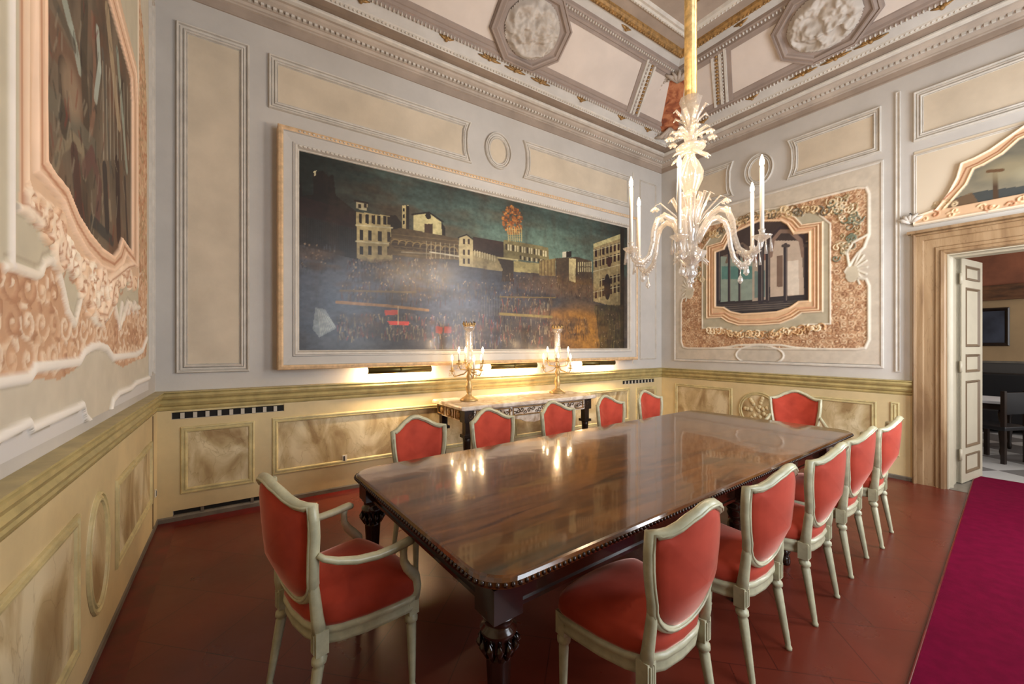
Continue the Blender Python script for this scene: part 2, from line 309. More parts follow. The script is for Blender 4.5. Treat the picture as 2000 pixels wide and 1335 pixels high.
# ------------------------------------------------------------------ painted surfaces (colour attribute + relief on a fine grid)
class Ras:
    def __init__(s, u0, u1, v0, v1, step, base):
        s.u0, s.u1, s.v0, s.v1 = u0, u1, v0, v1
        s.W = int(round((u1-u0)/step))+1; s.H = int(round((v1-v0)/step))+1
        s.U, s.V = np.meshgrid(np.linspace(u0, u1, s.W), np.linspace(v0, v1, s.H)); s.st = step
        s.c = np.zeros((s.H, s.W, 3)); s.c[:] = s2l(base); s.h = np.zeros((s.H, s.W)); s.rg = np.random.RandomState(3)
    def noise(s, su, sv, seed=0, oct=4):
        r = np.random.RandomState(seed); out = np.zeros_like(s.U); amp = 1; tot = 0
        for k in range(oct):
            gu = (s.U-s.u0)/su*2**k; gv = (s.V-s.v0)/sv*2**k
            n1 = int(gu.max())+3; n2 = int(gv.max())+3; G = r.rand(n2, n1)
            i = gu.astype(int); j = gv.astype(int); a = gu-i; b = gv-j; a = a*a*(3-2*a); b = b*b*(3-2*b)
            out += amp*((G[j, i]*(1-a)+G[j, i+1]*a)*(1-b)+(G[j+1, i]*(1-a)+G[j+1, i+1]*a)*b); tot += amp; amp *= 0.55
        return out/tot
    def bb(s, x0, x1, y0, y1):
        i0 = max(0, int((x0-s.u0)/s.st)-1); i1 = min(s.W, int((x1-s.u0)/s.st)+3); j0 = max(0, int((y0-s.v0)/s.st)-1); j1 = min(s.H, int((y1-s.v0)/s.st)+3)
        return (slice(j0, max(j0, j1)), slice(i0, max(i0, i1)))
    def pmask(s, poly):
        xs = [p[0] for p in poly]; ys = [p[1] for p in poly]; b = s.bb(min(xs), max(xs), min(ys), max(ys))
        U = s.U[b]; V = s.V[b]; m = np.zeros(U.shape, bool); n = len(poly)
        for i in range(n):
            x1, y1 = poly[i]; x2, y2 = poly[(i+1) % n]
            if y1 == y2: continue
            m ^= ((y1 > V) != (y2 > V)) & (U < (x2-x1)*(V-y1)/(y2-y1)+x1)
        return b, m
    def fill(s, b, m, col, a=1.0, h=None, mul=None):
        if m.size == 0: return
        m = m*a; c = np.array(s2l(col)) if col is not None else None
        if c is not None: s.c[b] = s.c[b]*(1-m[..., None]) + c*m[..., None]
        if mul is not None: s.c[b] *= (1-m[..., None]*(1-mul))
        if h is not None: s.h[b] = np.where(m > 0.3, h, s.h[b])
    def poly(s, p, col, a=1.0, h=None): b, m = s.pmask(p); s.fill(b, m.astype(float), col, a, h)
    def ell(s, cx, cy, rx, ry, col, a=1.0, h=None, soft=0):
        b = s.bb(cx-rx*(1+soft), cx+rx*(1+soft), cy-ry*(1+soft), cy+ry*(1+soft)); d = np.sqrt(((s.U[b]-cx)/rx)**2+((s.V[b]-cy)/ry)**2)
        m = np.clip((1+soft-d)/(2*soft), 0, 1) if soft else (d <= 1).astype(float)
        s.fill(b, m, col, a, h)
    def line(s, pts, wd, col, a=1.0, h=None, rnd_=False, closed=False):
        if closed: pts = list(pts)+[pts[0]]
        for (x1, y1), (x2, y2) in zip(pts[:-1], pts[1:]):
            b = s.bb(min(x1, x2)-wd, max(x1, x2)+wd, min(y1, y2)-wd, max(y1, y2)+wd)
            U = s.U[b]; V = s.V[b]
            if U.size == 0: continue
            L2 = (x2-x1)**2+(y2-y1)**2+1e-12; t = np.clip(((U-x1)*(x2-x1)+(V-y1)*(y2-y1))/L2, 0, 1)
            d = np.hypot(U-x1-t*(x2-x1), V-y1-t*(y2-y1)); m = np.clip((wd/2-d)/(s.st*0.8)+0.5, 0, 1)
            if col is not None: s.c[b] = s.c[b]*(1-m[..., None]*a)+np.array(s2l(col))*m[..., None]*a
            if h: s.h[b] = np.maximum(s.h[b], h*np.sqrt(np.clip(1-(d/(wd*0.55))**2, 0, 1)))
    def mesh(s, name, M, mat, parent=None, off=0.0, mask=None, **k):
        P = np.stack([s.U, s.V, s.h+off], -1).reshape(-1, 3); R = np.array(M.to_3x3()); T = np.array(M.translation)
        P = P@R.T+T; H, W = s.H, s.W
        idx = np.arange(H*W).reshape(H, W); q = np.stack([idx[:-1, :-1], idx[:-1, 1:], idx[1:, 1:], idx[1:, :-1]], -1)
        if np.linalg.det(R) < 0: q = q[..., ::-1]
        if mask is not None:
            km = mask[:-1, :-1] & mask[1:, 1:] & mask[:-1, 1:] & mask[1:, :-1]; q = q[km]
        q = q.reshape(-1, 4); me = bpy.data.meshes.new(name); me.vertices.add(len(P)); me.vertices.foreach_set('co', P.ravel())
        me.loops.add(q.size); me.loops.foreach_set('vertex_index', q.ravel().astype(np.int32)); me.polygons.add(len(q))
        me.polygons.foreach_set('loop_start', np.arange(0, q.size, 4, dtype=np.int32)); me.polygons.foreach_set('use_smooth', np.ones(len(q), bool))
        me.update(calc_edges=True); at = me.color_attributes.new('paint', 'FLOAT_COLOR', 'POINT')
        cc = np.concatenate([np.clip(s.c, 0, 1).reshape(-1, 3), np.ones((H*W, 1))], 1); at.data.foreach_set('color', cc.ravel())
        me.materials.append(mat); me.validate(); o = bpy.data.objects.new(name, me); C.objects.link(o)
        if parent: o.parent = parent
        return tag(o, **k)
def scroll(x, y, r, turns=1.3, a0=0, sg=1, n=16):
    return [(x+r*(1-t*0.85)*math.cos(a0+sg*t*turns*2*PI), y+r*(1-t*0.85)*math.sin(a0+sg*t*turns*2*PI)) for t in [i/(n-1) for i in range(n)]]
def arabesque(R, inside, u0, u1, v0, v1, cell, cols, wd, h, seed):
    """a field of interlaced scrolls and leaves inside the mask"""
    rr = random.Random(seed); nu = int((u1-u0)/cell); nv = int((v1-v0)/cell)
    def ok(x, y):
        i = int((x-R.u0)/R.st); j = int((y-R.v0)/R.st); return 0 <= i < R.W and 0 <= j < R.H and inside[j, i]
    for i in range(nu+1):
        for j in range(nv+1):
            x = u0+(i+0.5)*cell; y = v0+(j+0.5)*cell; a0 = rr.choice([0, PI/2, PI, 3*PI/2])+rr.uniform(-.3, .3); sg = 1 if (i+j) % 2 else -1
            P = [p for p in scroll(x, y, cell*0.55, 1.15, a0, sg) if ok(*p)]
            if len(P) > 3: R.line(P, wd, rr.choice(cols), 0.9, h)
            for k in range(3):
                a = rr.uniform(0, 2*PI); q = (x+cell*.45*math.cos(a), y+cell*.45*math.sin(a)); q2 = (q[0]+cell*.28*math.cos(a+1.2), q[1]+cell*.28*math.sin(a+1.2))
                if ok(*q) and ok(*q2): R.line([q, q2], wd*rr.uniform(.8, 1.5), rr.choice(cols), 0.9, h)
            if ok(x, y): R.ell(x, y, wd*0.9, wd*0.9, rr.choice(cols), 1, h)

# ================================================================== STRUCTURE
def S(name, mb, m, parent=None, bevel=0, **k):
    if parent is None: k['kind'] = 'structure'
    return mb.build(name, m, parent, bevel, **k)
WT = 0.35
DY0, DY1, DZ = -0.23, 1.03, 2.45          # doorway in the east wall
floor = S('floor', MB().box(X0-.35, X1+0.9, Y0-.35, Y1+.35, -0.12, 0), M_['floor'])
S('floor_border', MB().add([(X0, Y1-.17, .0012), (X1, Y1-.17, .0012), (X1, Y1, .0012), (X0, Y1, .0012)], [(0, 1, 2, 3)])
  .add([(X0, Y0, .0012), (X0+.15, Y0, .0012), (X0+.15, Y1-.17, .0012), (X0, Y1-.17, .0012)], [(0, 1, 2, 3)]), M_['border'], floor, label='dark red painted border strip')
wall_A = S('wall_north', MB().box(X0-.3, X1+WT, Y1, Y1+.3, 0, ZC+.2), M_['plaster'])
b = MB(); b.box(X1, X1+WT, DY1, Y1, 0, ZC+.2); b.box(X1, X1+WT, Y0-.3, DY0, 0, ZC+.2); b.box(X1, X1+WT, DY0, DY1, DZ, ZC+.2)
wall_B = S('wall_east', b, M_['plaster'])
wall_C = S('wall_west', MB().box(X0-.3, X0, Y0-.3, Y1, 0, ZC+.2), M_['plaster'])
b = MB(); xs = [X0, WIN[0][0], WIN[0][1], WIN[1][0], WIN[1][1], X1]
for i in (0, 2, 4): b.box(xs[i], xs[i+1], Y0-.3, Y0, 0, ZC+.2)
for a in WIN: b.box(a[0], a[1], Y0-.3, Y0, 0, .55); b.box(a[0], a[1], Y0-.3, Y0, 3.45, ZC+.2)
wall_S = S('wall_south', b, M_['plaster'])
for i, a in enumerate(WIN):
    fr = MB()
    for x in (a[0], a[1]-.06): fr.box(x, x+.06, Y0-.26, Y0-.2, .55, 3.45)
    for z in (.55, 3.39): fr.box(a[0]+.06, a[1]-.06, Y0-.26, Y0-.2, z, z+.06)
    wf = S('window_%d' % (i+1), fr, M_['door'])
    mu = MB(); mu.box((a[0]+a[1])/2-.03, (a[0]+a[1])/2+.03, Y0-.25, Y0-.21, .61, 3.39)
    for z in (1.5, 2.4): mu.box(a[0]+.06, a[1]-.06, Y0-.25, Y0-.21, z, z+.03)
    mu.build('glazing_bar', M_['door'], wf)

# ---- dado rail, skirting, cornice: rings swept round the room, one mesh per side
def ring_side(side, prof, mb, gap=None):
    """prof [(distance from wall, z)], mitred in the corners"""
    def pt(s, z, end):
        if side == 'A': return ((X0+s) if end == 0 else (X1-s), Y1-s, z)
        if side == 'B': return (X1-s, ((Y0+s) if end == 0 else (Y1-s)) if gap is None else gap[end] if gap[end] is not None else (Y1-s), z)
        if side == 'C': return (X0+s, (Y0+s) if end == 0 else (Y1-s), z)
        if side == 'S': return ((X0+s) if end == 0 else (X1-s), Y0+s, z)
    n = len(prof); vs = [pt(s, z, e) for e in (0, 1) for s, z in prof]
    fs = [(k, k+1, n+k+1, n+k) for k in range(n-1)]
    if gap: fs.append(tuple(range(n)))
    mb.add(vs, fs)
SIDES = {'A': ('north', wall_A), 'B': ('east', wall_B), 'C': ('west', wall_C), 'S': ('south', wall_S)}
DADO = [(0, .945), (.012, .948), (.02, .965), (.012, .978), (.03, .99), (.042, 1.012), (.03, 1.03), (.036, 1.04), (.05, 1.05), (.062, 1.07), (.062, 1.085), (.05, 1.095), (.066, 1.1), (.066, 1.108), (0, 1.112)]
DADO_B = [(.0, .925), (.01, .928), (.01, .944), (0, .946)]
CORN1 = [(0, 4.5), (.014, 4.502), (.014, 4.515), (.008, 4.52), (.008, 4.585)]
CORN2 = [(.008, 4.585), (.03, 4.59), (.03, 4.605), (.045, 4.61), (.055, 4.63), (.075, 4.635), (.075, 4.65), (.10, 4.655), (.13, 4.672), (.145, 4.69), (.17, 4.692), (.17, 4.694)]
LIP = [(.17, 4.694), (.185, 4.698), (.20, 4.703), (.21, 4.715), (.21, 4.73), (.2, 4.735)]
BAND = [(.2, 4.735), (.26, 4.737), (.32, 4.75)]
FR1 = [(.32, 4.75), (.325, 4.765), (.345, 4.775), (.35, 4.79)]
FR2 = [(.35, 4.79), (.385, 4.835), (.415, 4.872)]
FR3 = [(.415, 4.872), (.42, 4.858), (.435, 4.87), (.44, 4.893), (.455, 4.9), (.465, 4.925), (.48, 4.935)]
FIELD = [(.515, 4.963), (.60, 5.03), (.72, 5.125), (.84, 5.22), (.925, 5.287)]
MARG1 = [(.48, 4.935), (.48, 4.925), (.51, 4.95), (.515, 4.963)]
MARG2 = [(.925, 5.287), (.925, 5.275), (.955, 5.30), (.96, 5.315)]
FR4 = [(.96, 5.315), (.965, 5.29), (.985, 5.305), (.99, 5.34), (1.01, 5.355), (1.02, 5.345), (1.035, 5.36), (1.04, 5.40)]
FR5 = [(1.04, 5.40), (1.10, 5.43), (1.13, 5.445)]
GILT = [(1.13, 5.445), (1.135, 5.42), (1.16, 5.41), (1.19, 5.42), (1.21, 5.44), (1.22, 5.47)]
FR6 = [(1.22, 5.47), (1.35, 5.485)]
FR7 = [(1.35, 5.485), (1.355, 5.465), (1.38, 5.46), (1.40, 5.475), (1.43, 5.47), (1.45, 5.50)]
dado_i = 0
for sd, (nm, wall) in SIDES.items():
    gaps = [(None, None)]
    dado_i += 1
    if sd == 'B': segs = [(1.29, None), (Y0+.066, -.49)]
    else: segs = [None]
    m1 = MB(); m2 = MB(); m3 = MB()
    for g in segs:
        ring_side(sd, DADO, m1, g); ring_side(sd, DADO_B, m2, g); ring_side(sd, [(.02, 0), (.02, .035), (.012, .05), (0, .055)], m3, g)
    t = S('trim_%d' % dado_i, m1, M_['dadomould'], label='olive-gold dado rail on the %s wall' % nm)
    m2.build('lower_bead', M_['dadomould2'], t); 
    S('baseboard_' + nm, m3, M_['skirt'])
    c = MB(); ring_side(sd, CORN2, c); t = S('trim_%d' % (dado_i+4), c, M_['cornice'], label='moulded plaster cornice of the %s wall' % nm)
    c = MB(); ring_side(sd, CORN1, c); c.build('cornice_frieze', M_['cornice_d'], t)
    c = MB(); ring_side(sd, LIP, c); c.build('cornice_lip', M_['frame_w'], t)
    bd = MB()                               # dentil row under the cornice lip
    n = int(((X1-X0) if sd in 'AS' else (Y1-Y0))/.05)
    for i in range(n):
        u = .1+i*.05
        if sd == 'A': bd.box(X0+u, X0+u+.028, Y1-.10, Y1-.07, 4.632, 4.654)
        elif sd == 'B': bd.box(X1-.10, X1-.07, Y1-u-.028, Y1-u, 4.632, 4.654)
    if bd.v: bd.build('dentil_row', M_['frame_w'], t)

# ---- coved ceiling
ceil = MB(); s = 1.45; ceil.box(X0+s-.02, X1-s+.02, Y0+s-.02, Y1-s+.02, ZC, ZC+.1)
ceil.box(X0-.3, X1+.35, Y0-.3, Y1+.3, ZC+.2, ZC+.25)
ceiling = S('ceiling', ceil, M_['cornice_d'])
for prof, nm, m in ((BAND, 'cove_band', 'cornice_k'), (FR1, 'bead_moulding', 'frame_w'), (FR2, 'cove_frieze', 'frieze'), (FR3, 'lower_panel_frame', 'cornice_m'), (FIELD, 'cove_field', 'cove'), (MARG1, 'field_margin', 'cornice_m'), (MARG2, 'field_margin', 'cornice_m'), (FR4, 'upper_panel_frame', 'cornice_m'), (FR5, 'upper_frieze', 'frieze'), (GILT, 'gilt_rib', 'giltdull'), (FR6, 'ceiling_band', 'cornice_d'), (FR7, 'ceiling_frame', 'frame_w')):
    mb = MB()
    for sd in 'ABCS': ring_side(sd, prof, mb)
    mb.build(nm, M_[m], ceiling)
# the centre of the ceiling: nested frames
mb = MB(); Mc = Matrix(((1,0,0,0),(0,-1,0,0),(0,0,-1,ZC),(0,0,0,1)))
for ins, pf in ((1.75, P_FRAME), (2.0, P_THIN)):
    moulding(mb, Mc, rect(X0+ins, X1-ins, -(Y1-ins), -(Y0+ins)), pf)
mb.build('ceiling_inner_frame', M_['giltdull'], ceiling)
# bead rows: on the north and east coves
def beads(s, z, r, step, m, nm, sq=(1, 1, 1)):
    mb = MB()
    n = int((X1-X0-2*s)/step)
    for i in range(n): mb.ball((X0+s+(i+.5)*step, Y1-s, z), r, 6, 4, sq)
    n = int((Y1-Y0-2*s)/step)
    for i in range(n): mb.ball((X1-s, Y1-s-(i+.5)*step, z), r, 6, 4, (sq[1], sq[0], sq[2]))
    mb.build(nm, M_[m], ceiling)
beads(.335, 4.768, .012, .04, 'frame_w', 'bead_row')
beads(.428, 4.866, .017, .042, 'frame_w', 'bead_row', (.6, 1, 1.3))
beads(1.0, 5.345, .018, .042, 'frame_w', 'bead_row', (.6, 1.2, 1.2))
beads(1.165, 5.415, .02, .045, 'giltdull', 'gilt_bead_row', (.7, 1, 1))
beads(1.375, 5.46, .014, .045, 'frame_w', 'bead_row', (.6, 1, 1))
# slope frame of the cove field (plane through s=.48,z=4.935 and s=.96,z=5.315)
dirv = Vector((.48, .38)).normalized()
def cove_plane(side, c):
    """u along the wall, v up the slope, w into the room; origin at coordinate c, s=.48"""
    if side == 'A': o = Vector((c, Y1-.48, 4.935)); u = Vector((1, 0, 0)); v = Vector((0, -dirv.x, dirv.y))
    else: o = Vector((X1-.48, c, 4.935)); u = Vector((0, -1, 0)); v = Vector((-dirv.x, 0, dirv.y))
    w = u.cross(v); w = w if (w.z < 0) else -w
    return Matrix(((u.x, v.x, w.x, o.x), (u.y, v.y, w.y, o.y), (u.z, v.z, w.z, o.z), (0, 0, 0, 1)))
SL = .612
# end frames of the long cove fields and the ornament between them and the corner
for side, c_bot, c_top, sg in (('A', 4.80, 4.56, 1), ('B', 3.10, 2.86, 1)):
    M = cove_plane(side, 0); mb = MB(); g = MB(); st = MB()
    def U(val): return val if side == 'A' else -val
    e0 = (U(c_bot), 0.0); e1 = (U(c_top), SL); k = U(1)/abs(U(1)) if side == 'A' else -1
    k = 1 if side == 'A' else -1       # towards the corner in u
    for off, pf in ((0, .028), (.07, .02), (.17, .02)):
        moulding(mb, M, [(e0[0]+k*off, -.02), (e1[0]+k*off, SL+.02)], [(-.02, 0), (-.015, pf), (.015, pf), (.02, 0)], closed=False)
    mg = MB(); moulding(mg, M, [(e0[0]-k*.045, -.02), (e1[0]-k*.045, SL+.02)], [(-.03, 0), (-.028, .012), (.028, .012), (.03, 0)], closed=False); moulding(mg, M, [(e0[0]+k*.045, -.02), (e1[0]+k*.045, SL+.02)], [(-.02, 0), (-.018, .01), (.018, .01), (.02, 0)], closed=False); mg.build('field_end_margin', M_['cornice_m'], ceiling)
    for i in range(14):
        t = (i+.5)/14; mb.ball(M @ Vector((e0[0]+(e1[0]-e0[0])*t+k*.045, SL*t, .012)), .014, 6, 4)
        g.ball(M @ Vector((e0[0]+(e1[0]-e0[0])*t+k*.12, SL*t, .012)), .02, 6, 4)
    mb.build('cove_field_end_frame', M_['frame_w'], ceiling); g.build('gilt_leaf_strip', M_['giltdull'], ceiling)
# ---- octagonal relief medallions on the coves
def relief_disc(name, M, ru, rv, seed, m, parent):
    R = Ras(-ru, ru, -rv, rv, .012, (200, 194, 186)); n = R.noise(.16, .16, seed, 4); n2 = R.noise(.07, .07, seed+9, 3)
    d = np.sqrt((R.U/ru)**2+(R.V/rv)**2)
    ridge = 1-np.abs(n*2-1)*2.2; R.h = np.clip(ridge, 0, 1)*.075+n2*.03
    for (fx, fz, r) in ((-.3*ru, -.15*rv, .3), (.28*ru, .1*rv, .34), (.0, -.4*rv, .22)):
        dd = np.hypot((R.U-fx)/(r*ru), (R.V-fz)/(r*rv*1.3)); R.h += .05*np.sqrt(np.clip(1-dd**2, 0, 1))
    R.h *= np.clip((1-d)*6, 0, 1)
    k = np.clip(n2*1.1-.1, 0, 1)[..., None]; R.c[:] = np.array(s2l((206, 200, 192)))*k+np.array(s2l((170, 158, 146)))*(1-k)
    return R.mesh(name, M, m, parent, .004, d < 1.0)
def octa(ru, rv, c=.42): return [(-ru, -rv*c), (-ru*c, -rv), (ru*c, -rv), (ru, -rv*c), (ru, rv*c), (ru*c, rv), (-ru*c, rv), (-ru, rv*c)]
for side, c in (('A', 2.81), ('B', 1.87)):
    M = cove_plane(side, c) @ Matrix.Translation((0, SL*.52, .03))
    mb = MB(); mb.prism(octa(.49, .40), -.03, .0, M)
    o = mb.build('octagonal_medallion_backing', M_['cornice_m'], ceiling)
    mb = MB(); moulding(mb, M, octa(.49, .40), [(0, -.02), (.01, .03), (.03, .035), (.035, .02), (.055, .03), (.065, .035), (.08, .03), (.09, .01), (.1, .0)])
    mb.build('octagonal_medallion_frame', M_['cornice_m'], ceiling)
    relief_disc('medallion_relief', M, .36, .30, 5 if side == 'A' else 11, M_['fresco'], ceiling)
# ---- corner cartouche: red painted shield on the mitre of the cove with a shell frame
def corner(nm, cx, cy, dx, dy):
    """diagonal plane across the corner; dx,dy = signs pointing into the room"""
    ax = Vector((-dy, dx, 0)).normalized() if dx*dy > 0 else Vector((dy, -dx, 0)).normalized()
    p0 = Vector((cx+dx*.47, cy+dy*.47, 4.925)); p1 = Vector((cx+dx*1.0, cy+dy*1.0, 5.37)); v = (p1-p0).normalized(); w = ax.cross(v)
    if w.z > 0: w = -w
    p0 += w*.07
    M = Matrix(((ax.x, v.x, w.x, p0.x), (ax.y, v.y, w.y, p0.y), (ax.z, v.z, w.z, p0.z), (0, 0, 0, 1)))
    sh = [(-.30, .06), (-.33, .3), (-.27, .58), (-.21, .80), (0, .86), (.21, .80), (.27, .58), (.33, .3), (.30, .06), (.12, 0), (-.12, 0)]
    pb = MB().prism(sh, -.08, 0, M); base = pb.build(nm, M_['redpanel'], ceiling)
    fr = MB(); moulding(fr, M, sh, [(-.06, -.06), (-.055, .03), (-.03, .045), (-.01, .03), (.0, .035), (.02, .03), (.03, 0)])
    for i in range(len(sh)):
        a = Vector((*sh[i], 0)); c2 = Vector((*sh[(i+1) % len(sh)], 0)); n = max(1, int((c2-a).length/.05))
        for k in range(n): fr.ball(M @ (a.lerp(c2, (k+.5)/n)*1.0+Vector((0, 0, .045))), .018, 6, 4)
    for k in (-2, -1, 0, 1, 2):
        fr.tube([M @ Vector((0, .78, .03)), M @ Vector((k*.05, .88, .08)), M @ Vector((k*.09, .95-abs(k)*.02, .05))], [.02, .03, .015], 6)
        fr.tube([M @ Vector((0, .10, .03)), M @ Vector((k*.06, .0, .09)), M @ Vector((k*.11, -.07+abs(k)*.02, .05))], [.02, .035, .02], 6)
    fr.build('shell_frame', M_['cornice'], base)
corner('corner_cartouche', X1, Y1, -1, -1); corner('corner_cartouche', X0, Y1, 1, -1)
# ---- gilt motifs on the lower frieze of the coves
def motif(mb, o, ux, n=5, sz=.09):
    u = Vector(ux)
    for k in range(-n//2+1, n//2+1):
        a = k*.5; d = (u*math.sin(a)+Vector((0, 0, 1))*math.cos(a)*.7)
        mb.tube([o, o+d*sz*.6, o+d*sz+u*.01*k], [.008, .016, .006], 5)
    mb.ball(o, .022, 6, 5)
mb = MB()
for x in (.2, 1.0, 1.9, 2.45, 2.81, 3.2, 3.9, 4.7, 5.3): motif(mb, Vector((x, Y1-.40, 4.83)), (1, 0, 0), 7 if abs(x-2.81) < .5 else 5, .12 if abs(x-2.81) < .5 else .08)
for y in (.2, 1.0, 1.55, 1.87, 2.2, 2.8, 3.5): motif(mb, Vector((X1-.40, y, 4.83)), (0, 1, 0), 7 if abs(y-1.87) < .5 else 5, .12 if abs(y-1.87) < .5 else .08)
for x in (1.6, 2.81, 4.0): motif(mb, Vector((x, Y1-1.09, 5.40)), (1, 0, 0), 5, .08)
for y in (1.87, 2.6): motif(mb, Vector((X1-1.09, y, 5.40)), (0, 1, 0), 5, .08)
mb.build('gilt_leaf_motif', M_['giltdull'], ceiling)

# ---- upper wall panels: white mouldings with beige fields
def panel(side, path, parent, field='beige', prof=P_FRAME, fr='frame_w', fo=None):
    M = plane(side); mb = MB(); moulding(mb, M, path, prof)
    f = mb.build('panel_moulding', M_[fr], parent)
    if field:
        A = sum(path[i][0]*path[(i+1) % len(path)][1]-path[(i+1) % len(path)][0]*path[i][1] for i in range(len(path)))
        MB().prism(path if A > 0 else path[::-1], 0, .004, M).build('panel_field', M_[field], f)
    return f
panel('A', rect(-.43, .10, 1.26, 4.27), wall_A)
def curvy(u0, u1, v0, v1, r0=0, r1=0):
    """rectangle whose left / right end curves inwards"""
    def end(u, sgn, r):
        if not r: return [(u, v0), (u, v1)] if sgn > 0 else [(u, v1), (u, v0)]
        P = [(u, v0), (u-r*.5, v0+.06), (u-r, v0+.14), (u-r*1.1, (v0+v1)/2), (u-r, v1-.14), (u-r*.5, v1-.06), (u, v1)] if sgn > 0 else \
            [(u, v1), (u+r*.5, v1-.06), (u+r, v1-.14), (u+r*1.1, (v0+v1)/2), (u+r, v0+.14), (u+r*.5, v0+.06), (u, v0)]
        return P
    return end(u1, 1, r1)+end(u0, -1, r0)
panel('A', curvy(.25, 2.42, 3.75, 4.26, 0, .05), wall_A)
panel('A', curvy(3.2, 5.36, 3.75, 4.26, .05, 0), wall_A)
panel('A', rect(5.60, 6.03, 1.26, 4.27), wall_A, None, P_THIN)
cir = lambda cu, cv, ru, rv, n=28: [(cu+ru*math.cos(2*PI*i/n), cv+rv*math.sin(2*PI*i/n)) for i in range(n)]
panel('A', cir(2.81, 4.01, .2, .235), wall_A)
panel('B', curvy(1.56, 2.54, 3.73, 4.26, 0, .05), wall_B)
panel('B', curvy(3.25, 4.22, 3.73, 4.26, .05, 0), wall_B)
panel('B', cir(2.9, 4.0, .2, .235), wall_B)
panel('B', rect(-.55, 1.29, 3.73, 4.27), wall_B)
panel('B', rect(-.55, 1.29, 2.80, 3.59), wall_B, prof=P_THIN)
mb = MB(); moulding(mb, plane('B'), rect(1.395, 1.44, 1.2, 4.35), [(0, 0), (.003, .018), (.009, .018), (.012, .008), (.0225, .008)]); 
mb.build('pilaster_fillet', M_['frame_w'], wall_B)
mb = MB(); moulding(mb, plane('A'), rect(5.42, 5.45, 1.2, 4.35), [(0, 0), (.003, .01), (.015, .01)]); mb.build('pilaster_fillet', M_['frame_w'], wall_A)
panel('C', rect(4.22, 4.40, 1.26, 4.27), wall_C, None, P_THIN)

# ---- dado: cream boarding with mouldings and veined panels
for sd, (u0, u1) in (('A', (X0, X1)), ('B', (1.29, Y1)), ('C', (Y0, Y1)), ('S', (X0, X1))):
    mb = MB()
    M = plane(sd)
    if sd == 'A':       # openings for the radiator niches are cut out
        H = [(-.46, .38, .868, .975), (5.17, 5.97, .868, .975), (-.45, .36, .03, .09)]
        mb.box(u0, u1, .09, .868, .0, .014, M)
        def row(v0, v1, holes):
            x = u0
            for a, c in holes: mb.box(x, a, v0, v1, 0, .014, M); x = c
            mb.box(x, u1, v0, v1, 0, .014, M)
        row(.868, .945, [(-.46, .38), (5.17, 5.97)]); row(.03, .09, [(-.45, .36)])
    elif sd == 'S': mb.box(u0, u1, 0.05, .545, 0, .014, M)
    else: mb.box(u0, u1, .03, .945, 0, .014, M)
    mb.build('dado_boarding', M_['dado'], SIDES[sd][1])
def dpanel(side, path, parent):
    M = plane(side) @ Matrix.Translation((0, 0, .014)); mb = MB()
    moulding(mb, M, path, [(0, 0), (.004, .012), (.014, .014), (.018, .006), (.03, .006), (.034, .014), (.044, .012), (.05, .001)])
    f = mb.build('dado_panel_moulding', M_['dadomould2'], parent)
    A = sum(path[i][0]*path[(i+1) % len(path)][1]-path[(i+1) % len(path)][0]*path[i][1] for i in range(len(path)))
    MB().prism(path if A > 0 else path[::-1], 0, .002, M).build('veined_panel', M_['dadomarble'], f)
dpanel('A', rect(-.40, .14, .225, .80), wall_A)
dpanel('A', rect(.28, 2.55, .265, .81), wall_A); dpanel('A', rect(3.05, 5.33, .265, .81), wall_A); dpanel('A', rect(5.49, 6.02, .225, .80), wall_A)
dpanel('B', curvy(3.27, 4.24, .27, .86, -.0, 0), wall_B); dpanel('B', rect(1.60, 2.50, .27, .85), wall_B)
dpanel('B', rect(1.40, 1.48, .25, .86), wall_B)
dpanel('B', cir(2.90, .57, .28, .27), wall_B)
dpanel('C', rect(3.07, 4.20, .27, .76), wall_C)
dpanel('C', cir(2.735, .51, .19, .29), wall_C)
dpanel('C', rect(1.15, 2.43, .21, .80), wall_C)
mb = MB()
for k in range(26):
    a = k*.9; r = .2*math.sqrt(k/26); mb.ball((X1-.02, 2.9+r*math.cos(a), .57+r*math.sin(a)), .03, 7, 5, (.5, 1, 1))
mb.build('carved_rosette', M_['dado'], wall_B)
# thin upright joint lines of the wall C dado end
S_ = MB(); S_.box(X0+.014, X0+.02, 4.27, 4.28, .05, .94); S_.build('panel_joint', M_['doorgap'], wall_C)

# ---- doorway casing of brown marble, jambs, threshold
b = MB()
PJ = [(1.29, .10), (1.275, .13), (1.25, .10), (1.22, .085), (1.12, .08), (1.10, .10), (1.06, .095), (1.045, .06), (1.03, .05)]
def casing_path():
    return [(1.03, 0.0), (1.03, DZ), (DY0, DZ), (DY0, 0.0)]
mb = MB(); prof = [(-.26, 0), (-.26, .055), (-.245, .075), (-.23, .07), (-.225, .05), (-.18, .05), (-.17, .035), (-.09, .035), (-.08, .05), (-.05, .05), (-.04, .065), (-.015, .06), (0, .03)]
moulding(mb, plane('B'), [(DY0, 0), (DY0, DZ), (DY1, DZ), (DY1, 0)], [(-o, h) for o, h in prof], closed=False)
jl = MB(); moulding(jl, plane('B'), [(DY0, 0), (DY0, DZ), (DY1, DZ), (DY1, 0)], [(-.002, .031), (-.012, .03), (-.012, -.05), (-.03, -.06), (-.03, -.09), (-.012, -.10), (-.012, -.352), (.0, -.352)], closed=False)
trim = S('trim_9', mb, M_['casing'], label='brown marble doorway casing in the east wall')
jl.build('jamb_lining', M_['door'], trim, label='pale painted jamb')
mb = MB().box(X1-.075, X1+.0, -.53, 1.33, DZ+.262, DZ+.29).box(X1-.055, X1, -.50, 1.30, DZ+.245, DZ+.262); mb.build('casing_cap', M_['casing'], trim)
S('trim_10', MB().box(X1-.02, X1+WT+.45, DY0-.1, DY1, -.06, .004), M_['skirt'], label='grey stone threshold of the doorway')

